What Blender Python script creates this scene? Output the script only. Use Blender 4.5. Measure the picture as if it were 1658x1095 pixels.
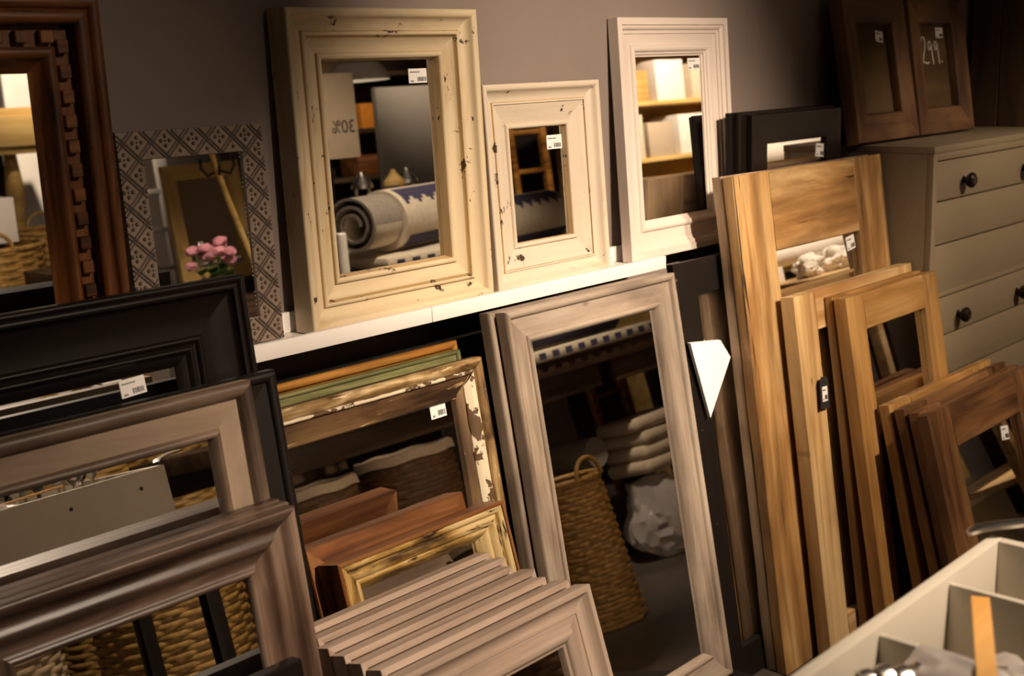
import bpy, bmesh, math, random
from mathutils import Matrix, Vector, noise as mnoise
random.seed(7)
SC = bpy.context.scene
COL = SC.collection
for o in list(bpy.data.objects): bpy.data.objects.remove(o)

# ------------------------------------------------------------------ camera
F_PX, YAW, PITCH, ROLL = 2002.7, 0.764141, 0.215072, -0.035622
d_ = Vector((math.cos(YAW)*math.cos(PITCH), math.sin(YAW)*math.cos(PITCH), -math.sin(PITCH)))
r_ = Vector((math.sin(YAW), -math.cos(YAW), 0)); u_ = r_.cross(d_)
c_, s_ = math.cos(ROLL), math.sin(ROLL)
R_, U_ = c_*r_+s_*u_, -s_*r_+c_*u_
cam_d = bpy.data.cameras.new('camera'); cam = bpy.data.objects.new('camera', cam_d); COL.objects.link(cam)
cam.matrix_world = Matrix(((R_.x, U_.x, -d_.x, 0), (R_.y, U_.y, -d_.y, 0), (R_.z, U_.z, -d_.z, 1.6), (0, 0, 0, 1)))
cam_d.sensor_width = 36; cam_d.lens = F_PX*36/1658; cam_d.clip_start = .02
cam_d.dof.use_dof = True; cam_d.dof.focus_distance = 2.62; cam_d.dof.aperture_fstop = 4.5
SC.camera = cam
# ------------------------------------------------------------------ world, lights, exposure
W = bpy.data.worlds.new('world'); SC.world = W; W.use_nodes = True
W.node_tree.nodes['Background'].inputs[0].default_value = (.30, .22, .15, 1)
W.node_tree.nodes['Background'].inputs[1].default_value = .05
SC.view_settings.view_transform = 'Standard'; SC.view_settings.look = 'None'
SC.view_settings.gamma = 1; SC.view_settings.use_curve_mapping = False
SC.view_settings.exposure = 0.32
WARM = (1.0, .79, .59)
# track spotlights under the ceiling: position, target, watts, cone degrees, blend
SPOTS = [((2.08, -.85, 2.82), (2.46, 2.00, 1.22), 520, 38, 1.),
         ((1.62, -.75, 2.82), (1.62, 1.50, .62), 380, 42, 1.),
         ((2.75, -.55, 2.82), (2.95, 1.72, .68), 310, 40, 1.),
         ((1.60, -.9, 2.82), (.78, 1.8, 1.10), 95, 40, 1.),
         ((4.1, -.6, 2.82), (4.25, 1.7, .80), 210, 40, 1.),
         ((3.3, 1.0, 2.82), (3.6, -.15, 1.0), 150, 60, .8),
         ((5.2, 1.5, 2.82), (5.6, .45, 1.0), 260, 50, .8),
         ((7.0, .3, 2.82), (7.4, -1.4, 1.5), 420, 60, .8),
         ((1.9, .9, 2.82), (2.1, -.9, .8), 150, 60, .8),
         ((4.6, -.4, 2.82), (5.2, -2.6, 1.4), 130, 60, .8), ((5.5, .3, 2.82), (5.75, -1.2, 1.3), 150, 40, .8), ((1.7, -.1, 2.82), (1.25, .45, .95), 55, 34, 1.),  # ladder and tray spots are added to brighten them, no known lamps there
         ((2.9, -1.4, 2.82), (3.4, -4.2, 1.4), 260, 70, .8)]
SPOT_OVER = ['the cream and white mirrors', 'the taupe stack', 'the reclaimed plank mirrors', 'the carved mirror', 'the dresser', 'the rolled rug', 'the white rolls',
             'the pale shelf unit', 'the golden wicker hamper', 'the dark shelf unit', 'the brown ladder, added to brighten it', 'the sage-grey tray, added to brighten it', 'the white ladder']
AREAS = [((2.5, .2, 2.9), 5.0, 3.0, 2.5)]

# ------------------------------------------------------------------ materials
def nt(name):
    m = bpy.data.materials.new(name); m.use_nodes = True
    t = m.node_tree; b = t.nodes['Principled BSDF']; return m, t, b
def N(t, typ, **kw):
    n = t.nodes.new(typ)
    for k, v in kw.items():
        if k.startswith('i_'): n.inputs[int(k[2:])].default_value = v
        else: setattr(n, k, v)
    return n
def coords(t, scale=(1, 1, 1)):
    tc = N(t, 'ShaderNodeTexCoord'); oi = N(t, 'ShaderNodeObjectInfo')
    mu = N(t, 'ShaderNodeMath', operation='MULTIPLY', i_1=37.0); t.links.new(oi.outputs['Random'], mu.inputs[0])
    cx = N(t, 'ShaderNodeCombineXYZ')
    for i in range(3): t.links.new(mu.outputs[0], cx.inputs[i])
    ad = N(t, 'ShaderNodeVectorMath', operation='ADD')
    t.links.new(tc.outputs['Object'], ad.inputs[0]); t.links.new(cx.outputs[0], ad.inputs[1])
    mp = N(t, 'ShaderNodeMapping'); mp.inputs['Scale'].default_value = scale
    t.links.new(ad.outputs[0], mp.inputs['Vector'])
    return mp.outputs[0]
def ramp(t, src, stops):
    r = N(t, 'ShaderNodeValToRGB'); e = r.color_ramp.elements
    while len(e) < len(stops): e.new(.5)
    for el, (p, c) in zip(e, stops): el.position = p; el.color = (*c, 1) if len(c) == 3 else c
    t.links.new(src, r.inputs[0]); return r.outputs[0]
def noise(t, vec, scale=5, detail=4, rough=.55, dist=0):
    n = N(t, 'ShaderNodeTexNoise'); n.inputs['Scale'].default_value = scale; n.inputs['Detail'].default_value = detail
    n.inputs['Roughness'].default_value = rough; n.inputs['Distortion'].default_value = dist
    t.links.new(vec, n.inputs['Vector']); return n.outputs[0]
def mix(t, fac, a, b, mode='MIX'):
    m = N(t, 'ShaderNodeMix', data_type='RGBA', blend_type=mode)
    for sock, v in ((m.inputs[0], fac), (m.inputs[6], a), (m.inputs[7], b)):
        if hasattr(v, 'is_output'): t.links.new(v, sock)
        else: sock.default_value = v if isinstance(v, (int, float)) else (*v, 1)
    return m.outputs[2]
def bump(t, b, src, dist=.001, strength=.6):
    n = N(t, 'ShaderNodeBump'); n.inputs['Distance'].default_value = dist; n.inputs['Strength'].default_value = strength
    t.links.new(src, n.inputs['Height']); t.links.new(n.outputs[0], b.inputs['Normal'])
def wood(name, dark, mid, light, rough=.55, along=2.2, across=38, knots=.0, bmp=.0020, contrast=.22, wear=None, spec=.4, blotch=0., crack=0.):
    """grain runs along local X"""
    m, t, b = nt(name); v = coords(t, (along, across, across))
    g = noise(t, v, 1.0, 6, .62, .6)
    v2 = coords(t, (along*.9, across*.16, across*.16)); g2 = noise(t, v2, 1.0, 3, .5, .8)
    s = N(t, 'ShaderNodeMath', operation='MULTIPLY_ADD', i_1=.55); t.links.new(g, s.inputs[0])
    s2 = N(t, 'ShaderNodeMath', operation='MULTIPLY', i_1=.45); t.links.new(g2, s2.inputs[0]); t.links.new(s2.outputs[0], s.inputs[2])
    c = ramp(t, s.outputs[0], [(.5-contrast*.55, dark), (.5, mid), (.5+contrast*.55, light)])
    if knots:
        vk = coords(t, (4.6, 9.5, .35)); vo = N(t, 'ShaderNodeTexVoronoi'); vo.inputs['Scale'].default_value = 1.0
        t.links.new(vk, vo.inputs['Vector'])
        k = ramp(t, vo.outputs['Distance'], [(.0, (1, 1, 1)), (knots*.55, (.55, .55, .55)), (knots, (0, 0, 0))])
        c = mix(t, k, c, tuple(x*.35 for x in dark))
    if wear:
        wn = noise(t, coords(t, (9, 60, 60)), 1.0, 6, .7, .4)
        wm = ramp(t, wn, [(wear[1], (0, 0, 0)), (wear[1]+.04, (1, 1, 1))])
        c = mix(t, wm, c, wear[0])
    if blotch:
        bn = noise(t, coords(t, (2.2, 8, 8)), 1.0, 4, .6, .6)
        c = mix(t, 1.0, c, ramp(t, bn, [(.36, (1-blotch,)*3), (.62, (1.06, 1.06, 1.06))]), 'MULTIPLY')
    if crack:
        cn = noise(t, coords(t, (1.6, 60, 60)), 1.0, 3, .55, .9)
        c = mix(t, ramp(t, cn, [(.30+crack, (1, 1, 1)), (.325+crack, (0, 0, 0))]), c, tuple(x*.25 for x in dark))
    t.links.new(c, b.inputs['Base Color']); b.inputs['Roughness'].default_value = rough
    b.inputs['Specular IOR Level'].default_value = spec
    bump(t, b, g, bmp); return m
def paint(name, col, chip=None, amt=.70, rough=.45, var=.12, stain=None, streak=True, chip_scale=22, spec=.4):
    m, t, b = nt(name)
    n = noise(t, coords(t, (3, 40, 40) if streak else (8, 8, 8)), 1.0, 5, .6, .3)
    c = ramp(t, n, [(.3, tuple(x*(1-var) for x in col)), (.7, tuple(min(1, x*(1+var)) for x in col))])
    if stain:
        n2 = noise(t, coords(t, (4, 18, 18)), 1.0, 4, .6, .5)
        c = mix(t, ramp(t, n2, [(stain[1], (0, 0, 0)), (stain[1]+.2, (1, 1, 1))]), c, stain[0])
    if chip:
        big = noise(t, coords(t, (17, 23, 23)), 1.0, 2, .5, 0)
        fine = noise(t, coords(t, (1, 1, 1)), chip_scale*4, 5, .7, .6)
        a = N(t, 'ShaderNodeMath', operation='MULTIPLY_ADD', i_1=.62); t.links.new(big, a.inputs[0])
        a2 = N(t, 'ShaderNodeMath', operation='MULTIPLY', i_1=.38); t.links.new(fine, a2.inputs[0]); t.links.new(a2.outputs[0], a.inputs[2])
        cm = ramp(t, a.outputs[0], [(amt, (0, 0, 0)), (amt+.012, (1, 1, 1))])
        c = mix(t, cm, c, chip)
        iv = N(t, 'ShaderNodeMath', operation='MULTIPLY', i_1=-1.0); t.links.new(cm, iv.inputs[0])
        bump(t, b, iv.outputs[0], .0012, .8)
    else: bump(t, b, n, .0004, .4)
    t.links.new(c, b.inputs['Base Color']); b.inputs['Roughness'].default_value = rough
    b.inputs['Specular IOR Level'].default_value = spec
    return m
def plain(name, col, rough=.5, metal=0., var=.06, scale=14, bmp=0., spec=.5, **kw):
    m, t, b = nt(name); n = noise(t, coords(t), scale, 4)
    c = ramp(t, n, [(.3, tuple(x*(1-var) for x in col)), (.7, tuple(min(1, x*(1+var)) for x in col))])
    t.links.new(c, b.inputs['Base Color']); b.inputs['Roughness'].default_value = rough; b.inputs['Metallic'].default_value = metal
    b.inputs['Specular IOR Level'].default_value = spec
    if bmp: bump(t, b, n, bmp)
    for k, v in kw.items(): b.inputs[k.replace('_', ' ')].default_value = v
    return m
def emit(name, col, s):
    m, t, b = nt(name); b.inputs['Base Color'].default_value = (*col, 1)
    b.inputs['Emission Color'].default_value = (*col, 1); b.inputs['Emission Strength'].default_value = s; return m

M = {}
M['wall'] = plain('taupe_wall_paint', (.215, .168, .143), .75, var=.05, scale=3, bmp=.0003)
M['floor'] = plain('dark_concrete', (.085, .070, .056), .42, var=.45, scale=2.2, bmp=.0006)
M['ceiling'] = plain('ceiling_paint', (.035, .03, .026), .8)
M['far_wall'] = plain('far_wall_paint', (.12, .095, .08), .8)
M['black_panel'] = plain('black_board', (.012, .010, .009), .38, var=.2)
M['ledge'] = plain('white_lacquer', (.80, .76, .72), .38, var=.02)
M['mirror'] = plain('mirror_silver', (.86, .85, .83), .012, 1.0, var=.01)
M['backing'] = plain('dark_backing_board', (.045, .033, .024), .8, var=.2)
M['cream'] = paint('chipped_cream_paint', (.58, .465, .30), (.045, .022, .012), .627, .40, .10, ((.44, .31, .15), .53))
M['cream2'] = paint('chipped_pale_paint', (.60, .505, .39), (.05, .028, .016), .630, .45, .08, ((.46, .35, .23), .58))
M['white'] = paint('dull_white_paint', (.64, .545, .475), None, .7, .45, .05)
M['tin'] = plain('pressed_tin', (.25, .188, .142), .5, .3, var=.2, scale=40, bmp=.0004)
M['tin_dark'] = plain('shade_painted_tin', (.100, .072, .054), .5, .3, var=.25, scale=60)  # darker colour paints the shading of the embossed ridges and dots
M['carved'] = wood('carved_brown_wood', (.030, .010, .003), (.150, .050, .012), (.30, .115, .028), .40, 2.5, 40, wear=((.05, .033, .017), .62), blotch=.5)
M['black'] = paint('black_lacquer', (.0075, .0052, .0042), None, .7, .34, .2, spec=.3)
M['black_worn'] = paint('worn_black_paint', (.0085, .0062, .005), (.10, .07, .045), .66, .42, .2, spec=.3)
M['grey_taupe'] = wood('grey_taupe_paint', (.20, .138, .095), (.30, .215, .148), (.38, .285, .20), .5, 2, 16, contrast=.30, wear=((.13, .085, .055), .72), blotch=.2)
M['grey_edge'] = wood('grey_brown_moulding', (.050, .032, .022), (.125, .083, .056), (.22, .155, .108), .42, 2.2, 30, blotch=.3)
M['bronze'] = wood('brown_grey_moulding', (.035, .019, .012), (.135, .083, .056), (.30, .21, .155), .33, 1.6, 24, contrast=.22, spec=.55, blotch=.45)
M['driftwood'] = wood('grey_washed_wood', (.17, .122, .088), (.33, .258, .195), (.44, .36, .285), .55, 1.8, 26, knots=.09, blotch=.35)
M['taupe_wash'] = wood('taupe_washed_wood', (.27, .195, .145), (.40, .300, .232), (.50, .39, .31), .55, 2.0, 44, contrast=.28, blotch=.15)
M['peel'] = wood('peeling_brown_gilt', (.028, .014, .006), (.105, .056, .024), (.21, .125, .055), .5, 3, 30, wear=((.42, .29, .13), .60), blotch=.3)
M['peel_white'] = paint('peeling_cream_paint', (.66, .56, .40), (.10, .055, .025), .53, .5, .12, chip_scale=14)
M['gold'] = wood('gold_brown_wood', (.10, .036, .008), (.27, .112, .020), (.42, .20, .045), .35, 3, 30, blotch=.4)
M['green'] = wood('green_gilt_paint', (.045, .045, .016), (.12, .125, .05), (.25, .235, .10), .4, 3, 30, blotch=.4)
M['redbrown'] = wood('red_brown_wood', (.065, .020, .006), (.19, .070, .020), (.31, .135, .045), .40, 2, 34, blotch=.3)
M['gilt'] = wood('flaking_gilt', (.05, .024, .008), (.36, .215, .055), (.62, .47, .23), .4, 5, 42, contrast=.18, wear=((.030, .014, .006), .585))
M['reclaimed'] = wood('reclaimed_plank', (.145, .060, .016), (.36, .190, .062), (.60, .395, .175), .55, 1.3, 15, knots=.05, contrast=.25, wear=((.10, .048, .018), .70), blotch=.42, crack=.02)
M['reclaimed_side'] = wood('reclaimed_plank_edge', (.13, .075, .040), (.29, .185, .105), (.42, .30, .185), .6, 2, 22, blotch=.35, wear=((.06, .03, .015), .70))
M['pine'] = wood('pale_pine', (.33, .170, .058), (.58, .385, .175), (.72, .53, .29), .5, .9, 24, knots=.075, contrast=.24, blotch=.2)
M['pine_dark'] = wood('honey_pine', (.19, .085, .022), (.36, .182, .052), (.50, .295, .105), .5, 1.1, 22, knots=.06, contrast=.24, blotch=.3, crack=.0)
M['teak'] = wood('brown_teak', (.06, .023, .007), (.165, .072, .024), (.29, .15, .058), .5, 1.6, 24, contrast=.25, blotch=.4)
M['rustic'] = wood('dark_rustic_wood', (.045, .019, .008), (.13, .060, .024), (.22, .112, .046), .6, 1.8, 16, contrast=.24, blotch=.4)
M['rustic_glass'] = wood('dusty_glass_painted_reflection', (.06, .036, .015), (.105, .066, .028), (.14, .09, .042), .28, 1, 8)  # dusty glass with the reflection of brown boards painted into its colour
M['dresser'] = paint('olive_grey_paint', (.235, .182, .112), None, .7, .5, .05)
M['knob'] = plain('dark_bronze', (.035, .025, .020), .28, .7)
M['boards'] = wood('dark_wall_boards', (.030, .017, .008), (.075, .043, .020), (.12, .07, .033), .6, 1.0, 14)
M['glaze'] = paint('brown_gold_glaze', (.40, .265, .115), (.06, .03, .014), .60, .42, .25)
M['peel_gold'] = wood('peeling_gold_edge', (.07, .035, .014), (.27, .165, .062), (.56, .42, .22), .45, 7, 60, contrast=.20, wear=((.62, .50, .31), .63))
M['sticker'] = plain('white_sticker', (.80, .77, .74), .5, var=.01)
M['print'] = plain('black_print', (.02, .02, .02), .6)
M['chalk'] = plain('white_chalk', (.82, .76, .66), .9)
M['tray'] = paint('sage_grey_tray', (.265, .240, .185), None, .7, .5, .07, streak=False)
M['tray_rim'] = paint('sage_pale_rim', (.50, .455, .375), None, .7, .5, .05, streak=False)
M['steel'] = plain('polished_steel', (.78, .74, .68), .27, 1.0, var=.05)
M['stick'] = wood('orange_wood_stick', (.52, .24, .06), (.66, .345, .10), (.74, .42, .14), .5, 2, 20)
M['plastic'] = plain('clear_plastic', (.78, .72, .68), .16, 0, var=.03, Transmission_Weight=.55, IOR=1.25)
M['card'] = plain('white_card', (.86, .82, .80), .6, var=.01)
M['tag'] = plain('black_card', (.018, .015, .013), .6)
M['wicker'] = plain('golden_wicker', (.40, .235, .065), .5, var=.35, scale=40, bmp=.0005)
M['wicker_dark'] = plain('brown_wicker', (.14, .075, .030), .55, var=.35, scale=40, bmp=.0005)
M['wicker_pale'] = plain('pale_wicker', (.42, .32, .19), .55, var=.3, scale=40, bmp=.0005)
M['dark_wood'] = wood('dark_table_wood', (.020, .012, .007), (.052, .030, .016), (.10, .06, .032), .5, 1.2, 16)
M['yellow_wood'] = wood('yellow_wood', (.40, .24, .07), (.58, .38, .12), (.70, .50, .20), .5, 1.2, 16)
M['cloth_white'] = plain('white_cloth', (.74, .68, .60), .85, var=.05, bmp=.0008)
M['cloth_beige'] = plain('beige_towel', (.56, .47, .34), .95, var=.08, scale=60, bmp=.002)
M['rug_grey'] = plain('grey_felt', (.26, .23, .19), .95, var=.15, scale=60, bmp=.001)
M['rug_cream'] = plain('cream_felt', (.60, .53, .41), .95, var=.1, scale=60, bmp=.001)
M['rug_navy'] = plain('navy_felt', (.045, .04, .085), .95, var=.15, scale=60, bmp=.001)
M['sign'] = plain('kraft_card', (.42, .335, .235), .8, var=.04)
M['grey_board'] = plain('grey_board', (.30, .27, .23), .7, var=.03)
M['orange'] = plain('orange_box', (.75, .27, .03), .5)
M['lamp_white'] = plain('white_enamel', (.78, .74, .68), .35)
M['leaf'] = plain('green_leaf', (.06, .13, .025), .6, var=.3)
M['pink'] = plain('pink_petal', (.62, .26, .32), .7, var=.2)
M['glass'] = plain('clear_glass', (.9, .9, .88), .03, 0, var=.0, Transmission_Weight=1.0, IOR=1.45)
M['black_metal'] = plain('black_metal', (.014, .012, .011), .4, .5)
M['bulb'] = emit('lamp_lens', (1.0, .86, .66), 9)

# ------------------------------------------------------------------ mesh helpers
def tag(o, label=None, cat=None, group=None, kind=None):
    if label: o['label'] = label
    if cat: o['category'] = cat
    if group: o['group'] = group
    if kind: o['kind'] = kind
    return o
def empty(name, loc=(0, 0, 0), rot=(0, 0, 0)):
    o = bpy.data.objects.new(name, None); o.empty_display_size = .05; COL.objects.link(o)
    o.location = loc; o.rotation_euler = rot; return o
def finish(name, bm, mat, parent=None, angle=32, recalc=True):
    if recalc: bmesh.ops.recalc_face_normals(bm, faces=bm.faces[:])
    me = bpy.data.meshes.new(name); bm.to_mesh(me); bm.free()
    for p in me.polygons: p.use_smooth = True
    me.set_sharp_from_angle(angle=math.radians(angle))
    me.materials.append(mat)
    o = bpy.data.objects.new(name, me); COL.objects.link(o)
    if parent: o.parent = parent
    return o
def link(name, me, parent=None, mw=None):
    o = bpy.data.objects.new(name, me); COL.objects.link(o)
    if parent: o.parent = parent
    if mw: o.matrix_local = mw
    return o
def box(bm, x0, x1, y0, y1, z0, z1, bev=0., seg=2):
    r = bmesh.ops.create_cube(bm, size=1)
    vs = r['verts']
    for v in vs: v.co = Vector(((x0+x1)/2+v.co.x*(x1-x0), (y0+y1)/2+v.co.y*(y1-y0), (z0+z1)/2+v.co.z*(z1-z0)))
    if bev:
        es = list({e for v in vs for e in v.link_edges})
        bmesh.ops.bevel(bm, geom=es, offset=bev, segments=seg, affect='EDGES', profile=.5)
def bx(name, ext, mat, parent=None, bev=.002):
    bm = bmesh.new(); box(bm, *ext, bev); return finish(name, bm, mat, parent)
def tube(bm, pts, r, n=8, cap=True):
    """tube along points; r number or list"""
    P = [Vector(p) for p in pts]; rings = []; up = Vector((0, 0, 1)); prev = None
    for i, p in enumerate(P):
        tg = (P[min(i+1, len(P)-1)]-P[max(i-1, 0)]).normalized()
        if prev is None:
            a = tg.cross(up)
            if a.length < 1e-3: a = tg.cross(Vector((1, 0, 0)))
        else: a = prev-tg*prev.dot(tg)
        a.normalize(); prev = a; b = tg.cross(a); rr = r[i] if isinstance(r, (list, tuple)) else r
        rings.append([bm.verts.new(p+(a*math.cos(2*math.pi*k/n)+b*math.sin(2*math.pi*k/n))*rr) for k in range(n)])
    for q, w in zip(rings, rings[1:]):
        for k in range(n): bm.faces.new((q[k], q[(k+1) % n], w[(k+1) % n], w[k]))
    if cap:
        bm.faces.new(rings[0][::-1]); bm.faces.new(rings[-1])
def lathe(bm, prof, n=24, loc=(0, 0, 0), axis='Z', squash=1.0):
    """prof (r,z) list; r may be 0 at the ends"""
    loc = Vector(loc); rings = []
    def P(r, z, a):
        x, y = r*math.cos(a), r*math.sin(a)*squash
        v = {'Z': Vector((x, y, z)), 'X': Vector((z, x, y)), 'Y': Vector((x, z, y))}[axis]
        return loc+v
    for r, z in prof:
        rings.append([bm.verts.new(P(0, z, 0))] if r < 1e-6 else [bm.verts.new(P(r, z, 2*math.pi*k/n)) for k in range(n)])
    for q, w in zip(rings, rings[1:]):
        for k in range(n):
            a, b = q[k % len(q)], q[(k+1) % len(q)]; c, d = w[(k+1) % len(w)], w[k % len(w)]
            f = [v for i, v in enumerate((a, b, c, d)) if v not in (a, b, c, d)[:i]]
            if len(f) >= 3: bm.faces.new(f)
    return rings

# ------------------------------------------------------------------ picture-frame builder
def P_(*segs):
    """profile: ('l',d,t) line, ('q',dc,tc,d,t) curve"""
    out = []
    for s in segs:
        if s[0] == 'l': out.append((s[1], s[2]))
        else:
            a = out[-1]
            for k in range(1, 6):
                u = k/5; out.append(tuple((1-u)**2*a[i]+2*u*(1-u)*s[1+i]+u*u*s[3+i] for i in (0, 1)))
    return out
def rail_mesh(name, L, prof, T, mat, mat2=None, zones=()):
    pts = prof+[(prof[-1][0], -T), (0, -T)]
    bm = bmesh.new(); A = [bm.verts.new((d, d, t)) for d, t in pts]; B = [bm.verts.new((L-d, d, t)) for d, t in pts]
    n = len(pts)
    for i in range(n):
        j = (i+1) % n; f = bm.faces.new((A[i], A[j], B[j], B[i])); dm = (pts[i][0]+pts[j][0])/2
        if mat2 and i < len(prof)-1 and any(a <= dm <= b for a, b in zones): f.material_index = 1
    bm.faces.new(A[::-1]); bm.faces.new(B)
    bmesh.ops.recalc_face_normals(bm, faces=bm.faces[:])
    me = bpy.data.meshes.new(name); bm.to_mesh(me); bm.free()
    for p in me.polygons: p.use_smooth = True
    me.set_sharp_from_angle(angle=math.radians(40)); me.materials.append(mat)
    if mat2: me.materials.append(mat2)
    return me
def rails_mw(w, h):
    ez = Vector((0, -1, 0)); out = []
    for nm, ey, org, L in (('rail', (0, 0, -1), (w, 0, h), w), ('rail', (0, 0, 1), (0, 0, 0), w),
                           ('stile', (1, 0, 0), (0, 0, h), h), ('stile', (-1, 0, 0), (w, 0, 0), h)):
        ey = Vector(ey); ex = ey.cross(ez)
        out.append((nm, Matrix(((ex.x, ey.x, ez.x, org[0]), (ex.y, ey.y, ez.y, org[1]), (ex.z, ey.z, ez.z, org[2]), (0, 0, 0, 1))), L))
    return out
def root_for(name, x0, yb, zb, lean, T):
    l = math.radians(lean); return empty(name, (x0, yb, zb+T*math.sin(l)+.0006), (-l, 0, 0))
def glass_and_back(root, w, h, D, gd, T, gmat='mirror', Dx=None):
    Dx = Dx or D; e = .0004
    bx('mirror_glass', (Dx+e, w-Dx-e, gd, gd+.004, D+e, h-D-e), M[gmat], root, 0)
    if T-gd > .008: bx('backing', (Dx+e, w-Dx-e, gd+.0045, T-.001, D+e, h-D-e), M['backing'], root, 0)
def moulded(name, label, cat, x0, x1, s, yb, zb, lean, T, prof, mat, gd=None, group=None, gmat='mirror', stile_mat=None, mat2=None, zones=()):
    w = x1-x0; h = s-T*math.sin(math.radians(lean)); root = root_for(name, x0, yb, zb, lean, T)
    tag(root, label, cat, group); D = prof[-1][0]
    for nm, mw, L in rails_mw(w, h):
        link(nm, rail_mesh(nm, L, prof, T, (stile_mat or mat) if nm == 'stile' else mat, mat2, zones), root, mw)
    glass_and_back(root, w, h, D, gd if gd is not None else -prof[-1][1]+.001, T, gmat); root['wh'] = (w, h)
    return root
def board_mesh(name, L, Wd, T, mat, seed=0, wob=.0016, bev=.003):
    n = max(3, int(L/.07)); bm = bmesh.new(); rings = []
    for i in range(n+1):
        x = L*i/n; ring = []
        b = bev
        for y, z in ((0, -T+b), (0, -b), (b, 0), (Wd*.33, 0), (Wd*.66, 0), (Wd-b, 0), (Wd, -b), (Wd, -T+b), (Wd-b, -T), (b, -T)):
            o = mnoise.noise_vector(Vector((x*7+seed*3.1, y*16+seed, z*16)))*wob
            ring.append(bm.verts.new((x if i in (0, n) else x+o.x, y+(o.y if 0 < i < n else 0), min(0, z+min(0, o.z)))))
        rings.append(ring)
    m = len(rings[0])
    for q, w in zip(rings, rings[1:]):
        for k in range(m): bm.faces.new((q[k], q[(k+1) % m], w[(k+1) % m], w[k]))
    bm.faces.new(rings[0]); bm.faces.new(rings[-1][::-1])
    bmesh.ops.recalc_face_normals(bm, faces=bm.faces[:])
    me = bpy.data.meshes.new(name); bm.to_mesh(me); bm.free()
    for p in me.polygons: p.use_smooth = True
    me.set_sharp_from_angle(angle=math.radians(35)); me.materials.append(mat); return me
def planked(name, label, cat, x0, x1, s, yb, lean, T, sw, rw, mat, gd=.016, group=None, seed=0, wob=.0016, gmat='mirror', rail_mat=None, zb=0):
    """butt-jointed plank frame: stiles run full height"""
    w = x1-x0; h = s-T*math.sin(math.radians(lean)); root = root_for(name, x0, yb, zb, lean, T); tag(root, label, cat, group)
    for i, (nm, mw, L) in enumerate(rails_mw(w, h)):
        if nm == 'stile': link(nm, board_mesh(nm, L, sw, T, mat, seed+i, wob), root, mw)
        else:
            ins = Matrix.Translation((sw+.0004, 0, 0))
            link(nm, board_mesh(nm, L-2*sw-.0008, rw, T-.001, rail_mat or mat, seed+i, wob), root, mw @ ins @ Matrix.Translation((0, 0, -.0008)))
    glass_and_back(root, w, h, rw+wob, gd, T, gmat, Dx=sw+wob); root['wh'] = (w, h); return root
def sticker(root, x0, x1, z0, z1, y, rot=0.0, code=True):
    """y: local y of the glass front (positive = into the frame)"""
    w, h = x1-x0, z1-z0
    bm = bmesh.new(); box(bm, 0, w, -.0008, -.0002, 0, h)
    o = finish('price_sticker', bm, M['sticker'], root); o['label'] = 'small white price sticker with a barcode'
    o.location = (x0, y, z0); o.rotation_euler = (0, rot, 0)
    if code:
        bm = bmesh.new(); x = w*.46
        rnd = random.Random(int(x0*1e4))
        while x < w*.92:
            b = rnd.uniform(.012, .04)*w; box(bm, x, min(x+b, w*.95), -.0012, -.0009, h*.12, h*.42); x += b+rnd.uniform(.015, .03)*w
        x = w*.08
        while x < w*.6: box(bm, x, x+w*.035, -.0012, -.0009, h*.72, h*.80); x += w*.055
        for k in range(3): box(bm, w*(.10+.06*k), w*(.135+.06*k), -.0012, -.0009, h*.08, h*.2)
        finish('barcode', bm, M['print'], o)
    return o

# ================================================================== SETTING
WALL_Y = 2.07
def struct(name, ext, mat):
    o = bx(name, ext, mat, None, 0); return tag(o, kind='structure')
FZ = -.10
struct('floor', (-1.6, 8.7, -4.4, 2.2, FZ-.1, FZ), M['floor'])
struct('wall_back', (-1.6, 8.7, WALL_Y, WALL_Y+.1, FZ, 3.0), M['wall'])
struct('wall_front', (-1.6, 8.7, -4.4, -4.3, FZ, 3.0), M['far_wall'])
struct('wall_left', (-1.6, -1.5, -4.3, WALL_Y, FZ, 3.0), M['far_wall'])
struct('wall_right', (8.6, 8.7, -4.3, WALL_Y, FZ, 3.0), M['far_wall'])
struct('ceiling', (-1.6, 8.7, -4.4, 2.2, 3.0, 3.1), M['ceiling'])
struct('trim_1', (-1.2, 2.61, WALL_Y-.008, WALL_Y-.0005, .001, 1.068), M['black_panel'])

pf_ = bx('display_platform', (-1.2, 2.60, 1.0, 2.06, 0, .0992), M['black_panel'], None, .003); pf_.location = (0, 0, FZ+.0004)
tag(pf_, 'low black platform under the leaning frames below the ledge', 'platform')
def ledge(x0, x1, label):
    r = empty('picture_ledge', (x0, 1.93, 1.07)); w = x1-x0
    tag(r, label, 'shelf', 'white picture ledges along the wall')
    bx('lip', (0, w, 0, .014, 0, .033), M['ledge'], r, .0012)
    bx('shelf_board', (0, w, .0142, .139, 0, .014), M['ledge'], r, .0008)
    bx('back_plate', (0, w, .124, .139, .0142, .056), M['ledge'], r, .0012)
ledge(-.45, 1.768, 'white picture ledge under the large cream mirror and the tin mirror')
ledge(1.7695, 2.61, 'white picture ledge under the small cream mirror and the white mirror')

# ================================================================== MIRRORS ON THE LEDGE
ZB = 1.085
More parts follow.
